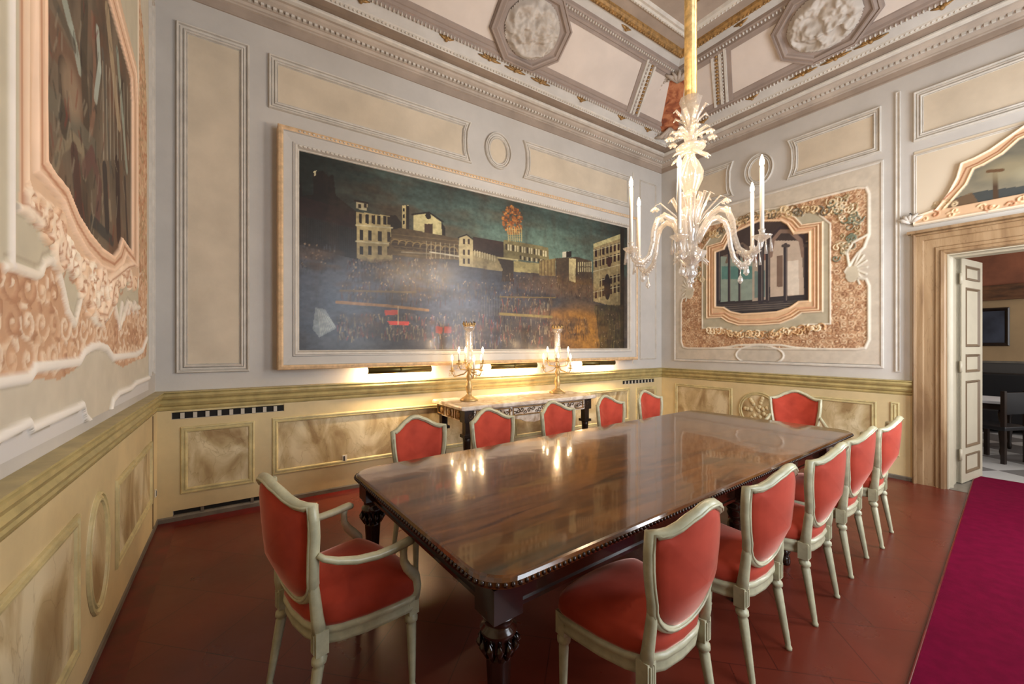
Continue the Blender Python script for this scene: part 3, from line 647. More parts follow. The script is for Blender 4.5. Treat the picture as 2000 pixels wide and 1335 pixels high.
# ---- door leaf standing open into the next room
hx, hy = X1+WT-.035, 1.0; ang = -7*PI/180
lf = empty('door_1', (hx, hy, .012), ang, kind='structure', label='cream panelled door leaf swung open into the next room')
LW, LH, LT = .59, 2.43, .05
mb = MB().box(0, LW, -LT/2+.008, LT/2-.008, 0, LH)
for x0, x1 in ((0, .1), (LW-.09, LW)): mb.box(x0, x1, -LT/2, LT/2, 0, LH)
for z0, z1 in ((0, .09), (.30, .37), (1.10, 1.19), (1.39, 1.47), (2.12, 2.20), (LH-.07, LH)): mb.box(.1, LW-.09, -LT/2, LT/2, z0, z1)
mb.build('leaf_board', M_['door'], lf)
mb = MB()
for z0, z1 in ((.09, .30), (.37, 1.10), (1.19, 1.39), (1.47, 2.12), (2.20, LH-.07)):
    Md = Matrix(((1,0,0,0),(0,0,-1,-LT/2+.008),(0,1,0,0),(0,0,0,1)))
    moulding(mb, Md, rect(.1, LW-.09, z0, z1), [(0, 0), (.004, .016), (.014, .016), (.022, .004), (.03, 0)])
mb.build('panel_bead', M_['doorgap'], lf)
hg = MB()
for z in (.25, 1.2, 2.15): hg.lathe([(.012, z), (.012, z+.12)], 8, Matrix.Translation((-.012, -.02, 0)))
hg.build('hinge', M_['door'], lf)

# ================================================================== ROOM BEYOND THE DOOR
RX0, RX1, RY0, RY1, RZ = X1+WT, 11.8, -2.6, 4.0, 3.6
def marble_floor():
    m = bpy.data.materials.new('grey_striped_stone_floor'); m.use_nodes = True; nt = m.node_tree; p = nt.nodes['Principled BSDF']; p.inputs['Roughness'].default_value = 0.25
    tc = nt.nodes.new('ShaderNodeTexCoord'); br = nt.nodes.new('ShaderNodeTexChecker'); br.inputs['Scale'].default_value = 1.6
    br.inputs[1].default_value = (*s2l((196, 194, 190)), 1); br.inputs[2].default_value = (*s2l((128, 124, 122)), 1); mp = nt.nodes.new('ShaderNodeMapping'); mp.inputs['Rotation'].default_value = (0, 0, .5)
    nt.links.new(tc.outputs['Object'], mp.inputs[0]); nt.links.new(mp.outputs[0], br.inputs[0]); nt.links.new(br.outputs[0], p.inputs['Base Color']); return m
M_['stone2'] = marble_floor()
M_['tan'] = mat('tan_plaster', (176, 146, 106), 0.7, noise=.1, nscale=1.5)
M_['redwall'] = mat('reddish_upper_plaster', (160, 96, 66), 0.7, noise=.25, nscale=1.6)
M_['darkdado'] = mat('dark_grey_dado', (74, 70, 66), 0.5)
M_['brownfrieze'] = mat('carved_brown_frieze', (120, 78, 46), 0.5, noise=.4, nscale=3, stretch=(1, 1, 4))
S('floor', MB().box(X1+.9, RX1, RY0, RY1, -.12, -.0), M_['stone2'])
b = MB().box(RX1, RX1+.2, RY0, RY1, 1.2, 2.35); wf = S('wall_far', b, M_['tan'])
MB().box(RX1, RX1+.2, RY0, RY1, 0, 1.2).build('dado_band', M_['darkdado'], wf)
MB().box(RX1, RX1+.2, RY0, RY1, 2.62, RZ).build('upper_band', M_['redwall'], wf)
MB().box(RX1-.06, RX1+.2, RY0, RY1, 2.35, 2.62).box(RX1-.09, RX1, RY0, RY1, 2.34, 2.38).build('frieze_band', M_['brownfrieze'], wf)
MB().box(RX1-.02, RX1, RY0, RY1, 1.17, 1.21).build('dado_cap', M_['skirt'], wf)
S('wall_left', MB().box(RX0, RX1, RY1, RY1+.2, 0, RZ), M_['tan'])
b = MB().box(RX0, 7.4, RY0-.2, RY0, 0, RZ).box(9.8, RX1, RY0-.2, RY0, 0, RZ).box(7.4, 9.8, RY0-.2, RY0, 0, .9).box(7.4, 9.8, RY0-.2, RY0, 3.3, RZ)
S('wall_right', b, M_['tan'])
S('ceiling', MB().box(RX0, RX1, RY0, RY1, RZ, RZ+.1), M_['cove'])

# ================================================================== THE LARGE OIL PAINTING
MA = plane('A')
paint = empty('framed_painting', (2.855, Y1, 1.27), label='huge dark oil painting of a crowded town square in a pale gilt-edged frame', cat='painting')
def local(o, parent):       # keep world placement while parenting
    o.parent = parent; o.matrix_parent_inverse = Matrix.Translation(parent.location).inverted() if parent.rotation_euler.z == 0 else (Matrix.Translation(parent.location) @ Matrix.Rotation(parent.rotation_euler.z, 4, 'Z')).inverted()
    return o
mb = MB(); FP = [(0, 0), (0, .13), (.006, .142), (.03, .15), (.045, .142)]
moulding(mb, MA, rect(.318, 5.394, 1.268, 3.566), FP); local(mb.build('outer_gilt_moulding', M_['creamgilt'], label='warm gilt outer edge'), paint)
mb = MB(); moulding(mb, MA, rect(.318, 5.394, 1.268, 3.566), [(.045, .142), (.05, .125), (.125, .105), (.13, .118), (.142, .118)]); local(mb.build('frame_band', M_['plaster']), paint)
mb = MB(); moulding(mb, MA, rect(.318, 5.394, 1.268, 3.566), [(.142, .118), (.147, .125), (.165, .12), (.175, .09), (.182, .085), (.186, .07)]); local(mb.build('inner_moulding', M_['frame_w']), paint)
for dy_, dz_ in ((.124, .157), (.148, .03)):
    mb = MB()
    for i in range(118): mb.ball((.5+i*.04, Y1-dy_, 3.566-dz_), .012, 6, 4, (1.2, .8, .8))
    local(mb.build('carved_bead_row', M_['frame_w']), paint)
u0, u1, v0, v1 = .495, 5.215, 1.452, 3.388
R = Ras(u0, u1, v0, v1, .0072, (30, 26, 24))
def Z5(x, y): return onA(560+.35*x, 280+.35*y, Y1-.075)
def PZ(pts): return [Z5(*p) for p in pts]
# sky
hz = 2.62; t = np.clip((R.V-hz)/(v1-hz), 0, 1); n = R.noise(1.2, .16, 4, 5); n2 = R.noise(.9, .3, 8, 4)
sky = np.array(s2l((40, 58, 56)))*(1-n[..., None])+np.array(s2l((92, 112, 104)))*n[..., None]
sky *= (.45+1.1*R.noise(.8, .09, 41, 5))[..., None]; k = np.clip((n2-.46)*5, 0, 1)[..., None]*.75; sky = sky*(1-k)+np.array(s2l((84, 64, 44)))*k*(.5+R.noise(.5, .08, 42, 4))[..., None]
g = np.exp(-((R.U-3.7)/1.3)**2-((R.V-2.75)/.4)**2)[..., None]; sky = sky*(1-.6*g)+np.array(s2l((112, 140, 122)))*.6*g
dk = np.clip(1.15-.9*np.abs((R.U-2.9)/2.5)**3-t*.45, .12, 1)[..., None]; sky *= dk
gn = R.noise(.5, .12, 12, 5); gr = np.array(s2l((34, 32, 38)))*(1-gn[..., None])+np.array(s2l((84, 76, 66)))*gn[..., None]
b = np.exp(-((R.U-1.9)/1.4)**2-((R.V-2.1)/.42)**2)[..., None]*.55; gr = gr*(1-b)+np.array(s2l((82, 96, 124)))*b*(0.6+.6*gn[..., None])  # blue of the ground, mixed with painted-in window reflection haze
b = np.exp(-((R.U-.7)/.5)**2-((R.V-1.8)/.4)**2)[..., None]*.5; gr = gr*(1-b)+np.array(s2l((84, 102, 124)))*b  # left patch of bluish reflection haze, painted into the canvas
b = np.clip(1-np.abs(R.U-3.3)/2.2, 0, 1)[..., None]*np.clip(1-np.abs(R.V-1.7)/.5, 0, 1)[..., None]*.5; gr = gr*(1-b)+np.array(s2l((84, 60, 34)))*b
mk = np.clip((R.V-2.55)*12, 0, 1)[..., None]; R.c = gr*(1-mk)+sky*mk
CR = (188, 172, 124); CR2 = (150, 136, 98); DK = (22, 15, 14); BR = (74, 60, 42); PALE = (206, 196, 158)
# dark palace at the left
R.poly(PZ([(55, 270), (60, 215), (75, 200), (90, 290), (150, 285), (145, 165), (200, 150), (235, 185), (260, 170), (275, 290), (370, 365), (390, 380), (400, 650), (55, 560)]), (24, 16, 16), .95)
R.poly(PZ([(150, 155), (165, 152), (158, 190)]), PALE); R.poly(PZ([(60, 190), (70, 230), (68, 270), (60, 270)]), (170, 160, 140))
R.poly(PZ([(60, 290), (380, 380), (380, 480), (60, 400)]), (44, 22, 22), .5)
for k in range(26): x = 80+k*12; R.line(PZ([(x, 400+k*3), (x+2, 560+k*3)]), .012, (40, 44, 44), .5)
# cream house 1
R.poly(PZ([(388, 380), (480, 392), (575, 405), (590, 560), (590, 640), (480, 650), (392, 612)]), CR)
R.poly(PZ([(390, 540), (590, 555), (590, 650), (480, 665), (392, 640)]), CR2, .8)
R.poly(PZ([(575, 400), (610, 400), (640, 440), (640, 570), (590, 565)]), DK)
R.poly(PZ([(388, 322), (450, 335), (448, 375), (388, 362)]), PALE); R.line(PZ([(380, 318), (452, 332)]), .02, DK)
for x in (400, 432): R.poly(PZ([(x, 335), (x+16, 338), (x+16, 362), (x, 358)]), DK)
for k, x in enumerate((402, 440, 475, 505, 540, 562)):
    R.poly(PZ([(x, 392+k*3), (x+18, 394+k*3), (x+18, 446+k*2), (x, 442+k*2)]), DK)
for k, x in enumerate((406, 456, 510, 560)):
    R.poly(PZ([(x, 480+k*4), (x+20, 482+k*4), (x+20, 540+k*3), (x, 538+k*3)]), DK); R.poly(PZ([(x, 572), (x+20, 574), (x+20, 622), (x, 620)]), DK)
R.line(PZ([(388, 455), (590, 470)]), .014, PALE); R.line(PZ([(388, 545), (590, 560)]), .014, PALE)
# tower and church
R.poly(PZ([(645, 345), (680, 345), (680, 490), (645, 480)]), CR); R.poly(PZ([(665, 345), (682, 348), (682, 490), (665, 486)]), DK)
for y in (360, 395, 430): R.poly(PZ([(650, y), (660, y), (660, y+20), (650, y+20)]), DK)
R.poly(PZ([(708, 398), (780, 388), (800, 392), (865, 440), (870, 512), (790, 505), (708, 486)]), (196, 186, 136))
R.poly(PZ([(862, 435), (885, 470), (885, 520), (868, 515)]), DK); R.line(PZ([(700, 396), (795, 384), (872, 436)]), .018, DK)
R.ell(*Z5(790, 405), .035, .035, DK); R.poly(PZ([(768, 448), (815, 448), (815, 505), (768, 498)]), (60, 40, 26))
# row with arches and the long terrace
R.poly(PZ([(590, 480), (640, 470), (960, 530), (960, 650), (740, 640), (560, 620)]), (84, 68, 46))
for k in range(9): x, y = Z5(610+k*40, 560+k*5); R.ell(x, y, .05, .05, (52, 36, 26)); R.line(cir(x, y, .055, .05, 12)[:7], .012, (146, 124, 80))
for k in range(6): R.line(PZ([(590, 505+k*22), (960, 545+k*20)]), .006, (132, 112, 76), .7)
for k in range(8): R.line(PZ([(780+k*26, 545+k*3), (780+k*26, 640)]), .008, (168, 156, 124), .9)
R.line(PZ([(800, 605), (1000, 635)]), .016, (180, 172, 150)); R.line(PZ([(640, 605), (800, 615)]), .01, (150, 140, 120))
# gabled house and roofs
R.poly(PZ([(962, 525), (1005, 512), (1042, 540), (1042, 690), (962, 680)]), (176, 162, 122)); R.line(PZ([(958, 525), (1005, 508), (1046, 540)]), .014, DK)
for x in (985, 1010): 
    for y in (530, 590, 640): R.poly(PZ([(x, y), (x+12, y+2), (x+12, y+32), (x, y+30)]), (54, 38, 28))
R.poly(PZ([(1040, 520), (1215, 550), (1215, 650), (1040, 610)]), (50, 34, 28))
R.poly(PZ([(1040, 598), (1080, 605), (1210, 640), (1210, 715), (1040, 690)]), CR2)
for k in range(9): R.line(PZ([(1050+k*14, 595+k*4), (1050+k*14, 625+k*4)]), .01, PALE)
# long palace with slit windows
R.poly(PZ([(1210, 548), (1215, 535), (1460, 580), (1465, 660), (1210, 645)]), (122, 112, 74))
for k in range(18):
    x = 1222+k*13; y = 560+k*2.2; R.poly(PZ([(x, y), (x+7, y+1), (x+7, y+34), (x, y+32)]), PALE if k % 3 else (40, 30, 22)); 
    if k > 5: R.poly(PZ([(x, y+52), (x+7, y+53), (x+7, y+74), (x, y+73)]), PALE if k % 2 else DK)
R.poly(PZ([(1175, 635), (1265, 645), (1265, 770), (1200, 770), (1205, 700)]), (56, 44, 32)); R.line(PZ([(1178, 636), (1290, 650)]), .02, (190, 178, 130))
R.poly(PZ([(1268, 655), (1415, 670), (1415, 725), (1268, 715)]), (168, 156, 104)); R.poly(PZ([(1410, 655), (1500, 640), (1500, 740), (1410, 735)]), (130, 112, 70))
for k in range(5): R.line(PZ([(1422+k*18, 650), (1422+k*18, 735)]), .01, (70, 40, 30))
# tree on a scaffold
rr = random.Random(4); cx, cy = Z5(1262, 430)
for k in range(260):
    a = rr.uniform(0, 2*PI); q = math.sqrt(rr.random()); R.ell(cx+.16*q*math.cos(a), cy+.19*q*math.sin(a), rr.uniform(.008, .022), rr.uniform(.008, .02), rr.choice([(170, 100, 44), (134, 74, 34), (196, 132, 66), (92, 58, 32)]), .8)
for k in range(7): R.line(PZ([(1232+k*13, 470), (1240+k*12, 545)]), .008, (196, 180, 120)); R.line(PZ([(1235, 482+k*9), (1315, 478+k*10)]), .006, (180, 160, 104))
# right hand palaces
R.poly(PZ([(1500, 640), (1620, 632), (1700, 655), (1705, 790), (1510, 780)]), (70, 56, 40)); R.poly(PZ([(1575, 640), (1615, 642), (1612, 775), (1575, 765)]), CR)
for k in range(7):
    x = 1625+k*12
    for y in (660, 690): R.poly(PZ([(x, y), (x+6, y+1), (x+6, y+26), (x, y+25)]), (176, 164, 124))
R.poly(PZ([(1540, 605), (1590, 600), (1590, 632), (1540, 636)]), (190, 184, 160)); R.poly(PZ([(1560, 604), (1590, 600), (1590, 632), (1560, 636)]), DK)
R.poly(PZ([(1712, 565), (1862, 512), (1866, 905), (1835, 910), (1712, 880)]), (142, 124, 86)); R.poly(PZ([(1712, 560), (1862, 505), (1864, 530), (1712, 582)]), (176, 166, 118))
for r_ in range(5):
    for k in range(7):
        x = 1720+k*21; y = 590-k*6+r_*58
        if r_ != 2: R.poly(PZ([(x, y), (x+13, y-2), (x+13, y+42), (x, y+42)]), (40, 18, 18))
    R.line(PZ([(1712, 648+r_*58-50), (1862, 606+r_*60-50)]), .01, PALE, .6)
for x in (1745, 1800, 1845): R.line(PZ([(x, 560), (x, 880)]), .012, (190, 176, 130), .7)
R.ell(*Z5(1800, 660), .05, .08, (58, 30, 26)); R.ell(*Z5(1730, 770), .07, .11, (150, 136, 96)); R.ell(*Z5(1790, 800), .07, .2, (34, 20, 20))
R.poly(PZ([(1862, 470), (1885, 480), (1885, 1150), (1862, 1140)]), (12, 8, 8))
# golden ground at the right
for (x, y, rx, ry, a) in ((1650, 1040, .42, .28, .75), (1700, 1110, .3, .25, .6), (1560, 960, .5, .07, .6), (1580, 800, .6, .12, .25)): R.ell(*Z5(x, y), rx, ry, (172, 118, 44), a, None, .7)
R.poly(PZ([(1720, 900), (1880, 900), (1880, 1145), (1750, 1145)]), (50, 44, 24), .7)
# crowds: many small upright strokes in bands
for (x0, x1, y0, y1, n_, cols, ln) in ((340, 900, 640, 760, 260, [(120, 110, 104), (96, 44, 34), (60, 54, 60), (160, 150, 130), (40, 34, 36)], 24),
        (300, 1200, 770, 880, 330, [(110, 74, 56), (140, 120, 84), (60, 60, 76), (96, 52, 46), (36, 30, 30)], 34),
        (1200, 1700, 720, 860, 240, [(96, 70, 46), (150, 124, 88), (60, 36, 28), (120, 60, 40)], 26),
        (280, 780, 950, 1080, 300, [(180, 66, 50), (196, 176, 130), (60, 44, 36), (124, 92, 50), (34, 30, 34)], 30),
        (800, 1200, 940, 1130, 260, [(120, 130, 156), (170, 150, 120), (160, 60, 50), (70, 70, 90)], 40),
        (1190, 1480, 860, 1110, 320, [(150, 124, 84), (176, 74, 50), (60, 40, 30), (200, 180, 140), (40, 28, 24)], 34),
        (1480, 1690, 970, 1080, 170, [(70, 46, 26), (186, 140, 80), (110, 70, 36), (40, 26, 18)], 34),
        (80, 280, 560, 700, 120, [(60, 66, 74), (86, 92, 100), (36, 34, 38)], 30), (1720, 1870, 900, 1140, 170, [(96, 88, 50), (40, 36, 22), (130, 112, 66)], 40)):
    for _ in range(n_):
        x = rr.uniform(x0, x1); y = rr.uniform(y0, y1); l = ln*rr.uniform(.4, 1.2); c = rr.choice(cols)
        R.line(PZ([(x, y), (x+rr.uniform(-8, 8), y+l)]), rr.uniform(.006, .014), tuple(v*.86 for v in c), rr.uniform(.25, .8))
        if rr.random() < .22: R.ell(*Z5(x, y-4), .008, .009, (176, 150, 120), .6)
    for _ in range(n_//6):
        x = rr.uniform(x0, x1); y = rr.uniform(y0, y1); R.ell(*Z5(x, y), rr.uniform(.03, .12), rr.uniform(.015, .05), rr.choice([(34, 26, 24), (52, 44, 42), (88, 66, 46)]), .35, None, .5)
# canopies, flags, rails, pale tent
for a, c, wd in (([(280, 885), (560, 905), (790, 930)], (150, 112, 70), .03), ([(1190, 950), (1480, 968)], (140, 120, 64), .035), ([(1190, 855), (1500, 860)], (120, 100, 56), .015), ([(300, 820), (720, 830)], (100, 84, 60), .02)): R.line(PZ(a), wd, c)
R.poly(PZ([(545, 930), (620, 928), (625, 955), (550, 958)]), (196, 66, 46)); R.poly(PZ([(560, 988), (685, 992), (680, 1014), (575, 1010)]), (200, 62, 46)); R.line(PZ([(622, 910), (622, 1010)]), .01, (200, 180, 140))
for x in (830, 880): R.poly(PZ([(x, 1020), (x+40, 1022), (x+38, 1060), (x, 1058)]), (150, 66, 52), .8)
R.poly(PZ([(160, 915), (215, 925), (278, 1030), (182, 1082), (145, 1035)]), (138, 148, 152), .85)
for k in range(9): R.line(PZ([(175+k*8, 925+k*6), (190+k*10, 1070-k*6)]), .005, (190, 196, 190), .7)
for k in range(8): R.line(PZ([(1090+k*14, 850), (1090+k*14, 960)]), .006, (110, 110, 104), .7)
glz = R.noise(.45, .3, 51, 5); R.c = R.c*(.45+1.0*glz)[..., None]; a_ = np.clip((R.noise(.16, .5, 52, 4)-.5)*3, 0, 1)[..., None]*.45; R.c = R.c*(1-a_)+np.array(s2l((58, 44, 32)))*a_
fine = R.noise(.04, .03, 21, 3); R.c *= (.6+.8*fine)[..., None]
crk = R.noise(1.6, .9, 31, 3); R.c *= (.8+.4*crk)[..., None]
local(R.mesh('canvas', MA @ Matrix.Translation((0, 0, .072)), M_['oil'], label='dark varnished canvas'), paint)

# ================================================================== FRESCO ON THE EAST WALL (arcade)
MBp = plane('B')
def PB(pts): return [onB(*p) for p in pts]
fe = Ras(1.57, 4.235, 1.275, 3.60, .0075, (196, 186, 170))
f_b = empty('wall_fresco', (X1, 2.9, 1.27), label='fresco of a shadowed arcade in a scrolled peach frame on the far wall', cat='fresco', group=None)
R = fe; n = R.noise(.4, .4, 3); R.c *= (.92+.16*n)[..., None]
cx = 2.9
def mir(pts): return pts+[(2*cx-x, y) for x, y in pts[::-1]]
# brown field with arabesques
field = [(2.9, 1.452), (1.79, 1.452), (1.71, 1.47), (1.675, 1.56), (1.675, 2.20), (1.70, 2.28), (1.86, 2.33), (1.90, 2.40), (1.84, 2.50), (1.78, 2.60), (1.72, 2.66), (1.675, 2.80), (1.675, 3.28), (1.70, 3.36), (1.78, 3.385), (2.9, 3.385)]
field = field+[(2*cx-x, y) for x, y in field[::-1]]
b_, m_ = R.pmask(field); R.fill(b_, m_.astype(float), (184, 146, 112), 1); fm = np.zeros_like(R.U, bool); fm[b_] = m_
arabesque(R, fm, 1.66, 4.15, 1.44, 3.4, .072, [(214, 188, 156), (204, 172, 138), (160, 120, 90), (148, 108, 80)], .011, .004, 9)
R.line(field, .03, (214, 204, 188), 1, .014, closed=True)
# bottom cartouche
for pts in ([(2.2, 1.45), (2.45, 1.47), (2.6, 1.50), (2.9, 1.51), (3.2, 1.50), (3.35, 1.47), (3.6, 1.45)],): R.line(pts, .03, (222, 214, 198), 1, .016)
R.ell(cx, 1.36, .32, .14, (188, 180, 166)); R.line(cir(cx, 1.36, .32, .14, 30), .025, (220, 212, 198), 1, .014, closed=True)
# side shells
for sx in (1, -1):
    x0 = cx-sx*1.1
    for k in range(7): R.line([(x0+sx*.02, 2.42), (x0-sx*.11*math.cos(k*.4-1.2), 2.42+.2*math.sin(k*.4-1.2))], .024, (206, 198, 180), 1, .01)
    R.ell(x0+sx*.03, 2.36, .07, .10, (198, 188, 166), 1, .01)
# greige mat and peach frame round the picture
mat_ = [(2.05, 1.77), (2.35, 1.77), (2.45, 1.70), (2.62, 1.66), (2.72, 1.62), (2.9, 1.60)]; mat_ = mat_+[(2*cx-x, y) for x, y in mat_[::-1]]
mat_top = [(2.05, 3.02), (2.2, 3.2), (2.4, 3.28), (2.6, 3.38), (2.9, 3.42)]; mt2 = mat_top+[(2*cx-x, y) for x, y in mat_top[::-1]]
matp = mat_+mt2[::-1]
R.poly(matp, (176, 168, 146), 1, .004); R.line(matp, .022, (214, 204, 186), 1, .014, closed=True)
fro = [(2.13, 1.93), (2.36, 1.93), (2.46, 1.86), (2.62, 1.80), (2.9, 1.79)]; fro = fro+[(2*cx-x, y) for x, y in fro[::-1]]
frt = [(2.13, 3.06), (2.36, 3.08), (2.44, 3.2), (2.6, 3.32), (2.9, 3.36)]; frt = frt+[(2*cx-x, y) for x, y in frt[::-1]]; frp = fro+frt[::-1]
R.poly(frp, (214, 182, 146), 1, .012)
for sc_, wd, c in ((1.0, .02, (232, 208, 178)), (.965, .010, (158, 112, 82)), (.94, .018, (228, 196, 160)), (.915, .009, (174, 126, 94)), (.885, .012, (222, 170, 138))):
    R.line([(cx+(x-cx)*sc_, 2.53+(y-2.53)*(sc_ if sc_ == 1 else sc_+.01)) for x, y in frp], wd, c, 1, .026 if c[0] > 200 else None, closed=True)
# carved swags over and under
rr = random.Random(12)
for k in range(46):
    t_ = k/45; x = 2.15+1.5*t_; y = 1.74-.09*math.sin(PI*t_)+rr.uniform(-.02, .02)
    R.line(scroll(x, y, .055, 1, rr.uniform(0, 6), rr.choice([1, -1]), 10), .018, rr.choice([(232, 202, 158), (200, 158, 112), (242, 224, 190), (166, 128, 92)]), 1, .03)
for k in range(60):
    t_ = k/59; x = 1.95+1.9*t_; y = 3.18+.14*math.sin(PI*t_)+rr.uniform(-.05, .05)
    R.line(scroll(x, y, .06, 1, rr.uniform(0, 6), rr.choice([1, -1]), 10), .018, rr.choice([(196, 168, 124), (150, 124, 92), (222, 198, 158), (110, 100, 84)]), 1, .025)
for sx in (1, -1):      # tall clusters of leafy scrolls beside the picture
    x0 = cx-sx*.88
    for k in range(46):
        t_ = rr.random(); x = x0-sx*(.02+.16*math.sin(t_*3))+rr.uniform(-.09, .09); y = 2.55+.78*t_
        R.line(scroll(x, y, rr.uniform(.03, .07), 1.1, rr.uniform(0, 6), rr.choice([1, -1]), 11), .016, rr.choice([(206, 192, 160), (218, 196, 160), (168, 150, 116), (128, 124, 104), (112, 122, 104), (232, 214, 186)]), .95, .02)
    R.line([(x0-sx*.16, 2.46), (x0-sx*.14, 2.62), (x0-sx*.2, 2.74), (x0-sx*.33, 2.8)], .03, (214, 208, 190), 1, .02)
# the arcade picture
pic = [(2.268, 2.07), (2.40, 2.07), (2.50, 2.0), (2.66, 1.955), (2.9, 1.95), (3.14, 1.955), (3.3, 2.0), (3.4, 2.07), (3.536, 2.09), (3.536, 2.95), (3.4, 2.97), (3.32, 3.12), (3.2, 3.2), (2.9, 3.27), (2.6, 3.2), (2.52, 3.13), (2.45, 2.99), (2.268, 2.968)]
b_, m_ = R.pmask(pic); cs, hs = R.c.copy(), R.h.copy()
R.fill(b_, m_.astype(float), (118, 106, 98), 1, .002)
R.poly(PB([(1583, 600), (1583, 640), (1398, 640), (1398, 560), (1583, 560)]), (62, 58, 60))
for k in range(14): R.line(PB([(1398, 580+k*4), (1583, 570+k*4)]), .012, rr.choice([(90, 84, 82), (120, 112, 106), (50, 48, 52)]), .7)
R.poly(PB([(1398, 500), (1480, 505), (1480, 585), (1398, 590)]), (136, 152, 142)); R.poly(PB([(1410, 520), (1470, 520), (1470, 545), (1410, 545)]), (90, 130, 124))
R.poly(PB([(1470, 505), (1500, 500), (1500, 585), (1470, 588)]), (168, 156, 142)); R.poly(PB([(1475, 530), (1495, 528), (1495, 580), (1475, 582)]), (110, 130, 126))
R.poly(PB([(1505, 470), (1565, 462), (1572, 575), (1505, 580)]), (190, 174, 158)); R.poly(PB([(1518, 500), (1530, 498), (1530, 560), (1518, 560)]), (120, 100, 88)); R.poly(PB([(1538, 510), (1560, 508), (1562, 575), (1538, 576)]), (214, 204, 190))
R.poly(PB([(1398, 440), (1583, 425), (1583, 470), (1505, 470), (1500, 480), (1455, 485), (1398, 505)]), (70, 60, 58))
R.line(PB([(1506, 500), (1510, 470), (1525, 452), (1545, 452), (1565, 470), (1570, 500)]), .05, (134, 112, 100), 1); R.line(PB([(1500, 500), (1506, 462), (1525, 444), (1548, 444), (1570, 462), (1577, 500)]), .03, (62, 52, 56), 1)
R.line(PB([(1420, 512), (1428, 488), (1450, 476), (1470, 490), (1476, 512)]), .04, (112, 96, 86), 1); R.poly(PB([(1452, 500), (1480, 488), (1500, 500), (1500, 508), (1452, 510)]), (130, 96, 84))
for x, wd in ((1404, .09), (1425, .05), (1445, .04), (1487, .10), (1500, .06), (1535, .06), (1578, .10)):
    R.line(PB([(x, 478), (x, 588)]), wd*.8, (58, 54, 60), 1); R.line(PB([(x+2, 480), (x+2, 586)]), .012, (128, 118, 112), .8); R.line(PB([(x-5, 480), (x+6, 480)]), .04, (80, 72, 70), 1)
R.line(PB([(1560, 428), (1583, 440)]), .1, (110, 74, 56), .8)
sel = np.ones_like(R.U, bool); sel[b_] &= ~m_; R.c[sel] = cs[sel]; R.h[sel] = hs[sel]
fn = R.noise(.06, .06, 4, 3); R.c *= (.86+.28*fn)[..., None]
R.line(pic, .03, (238, 206, 170), 1, .03, closed=True)
local(R.mesh('painted_plaster', MBp, M_['fresco'], off=.012), f_b)
mb = MB(); moulding(mb, MBp, rect(1.57, 4.235, 1.265, 3.605), [(-.03, 0), (-.026, .02), (-.01, .022), (0, .014), (.004, .012)]); local(mb.build('outer_moulding', M_['frame_w']), f_b)

# ================================================================== FRESCO ON THE WEST WALL
f_c = empty('wall_fresco', (X0, 2.78, 1.27), label='tall fresco in swirling peach stucco frame on the near left wall', cat='fresco')
R = Ras(1.30, 4.16, 1.16, 4.35, .0085, (204, 196, 178)); cx = 2.78
MCp = plane('C')
def PC(pts): return [onC(*p) for p in pts]
def both(pts): return pts+[(2*cx-x, y) for x, y in pts[::-1]]
n = R.noise(.5, .5, 2); R.c *= (.93+.14*n)[..., None]
# right half outline points run from the axis outward (towards larger y)
fld = [(cx, 1.49), (2.93, 1.50), (3.12, 1.40), (3.30, 1.37), (3.70, 1.40), (4.02, 1.41), (4.08, 1.50), (4.09, 2.2), (4.09, 3.3), (3.98, 3.7), (3.75, 4.05), (3.5, 4.3), (3.4, 4.33), (cx, 4.33)]
fld = fld+[(2*cx-x, y) for x, y in fld[::-1]]
b_, m_ = R.pmask(fld); R.fill(b_, m_.astype(float), (202, 162, 130)); fm = np.zeros_like(R.U, bool); fm[b_] = m_
arabesque(R, fm & (R.V < 2.02), 1.45, 4.1, 1.40, 2.05, .115, [(230, 204, 176), (218, 184, 152), (180, 136, 106), (236, 216, 192)], .014, .012, 5)
arabesque(R, fm & (np.abs(R.U-cx) > .78), 1.45, 4.1, 1.95, 4.3, .12, [(214, 190, 152), (190, 160, 124), (166, 142, 108), (222, 190, 156), (180, 130, 96)], .016, .006, 6)
# greige mat between frame and field, scalloped at the foot
mt = [(cx, 1.60), (2.90, 1.61), (2.96, 1.68), (3.0, 1.84), (3.06, 1.72), (3.12, 1.63), (3.18, 1.80), (3.30, 1.88), (3.36, 1.80), (3.42, 1.64), (3.46, 1.74), (3.52, 1.84), (3.60, 1.70), (3.66, 1.86), (3.72, 2.0), (3.72, 4.35), (cx, 4.35)]
mt = [(cx, 1.62), (2.92, 1.64), (3.00, 1.74), (3.08, 1.86), (3.16, 1.96), (3.26, 2.02), (3.32, 1.98), (3.40, 1.86), (3.5, 1.84), (3.66, 1.86), (3.72, 2.0), (3.72, 4.35), (cx, 4.35)]
left = [(2*cx-x, y) for x, y in mt[::-1]]
# left-hand foot follows the measured swirl
lf_ = PC([(0, 520), (12, 518), (60, 536), (70, 534), (76, 515), (90, 508), (104, 520), (114, 560), (122, 600), (138, 632), (150, 628)])
lf_ = PC([(0, 520), (12, 518), (60, 536), (70, 534), (76, 515), (90, 508), (104, 520), (114, 560), (124, 605), (138, 632), (146, 600), (152, 572), (163, 600), (180, 628), (192, 632), (205, 618), (218, 590), (228, 640), (246, 590), (256, 602), (268, 600)])
matp = lf_+[(3.74, 2.0), (3.74, 4.35), (1.30, 4.35), (1.30, 1.9)]
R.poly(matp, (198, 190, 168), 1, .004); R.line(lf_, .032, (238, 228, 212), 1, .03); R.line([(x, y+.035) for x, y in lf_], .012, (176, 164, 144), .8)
R.line([(3.74, 1.9), (3.74, 4.35)], .025, (232, 214, 190), 1, .02)
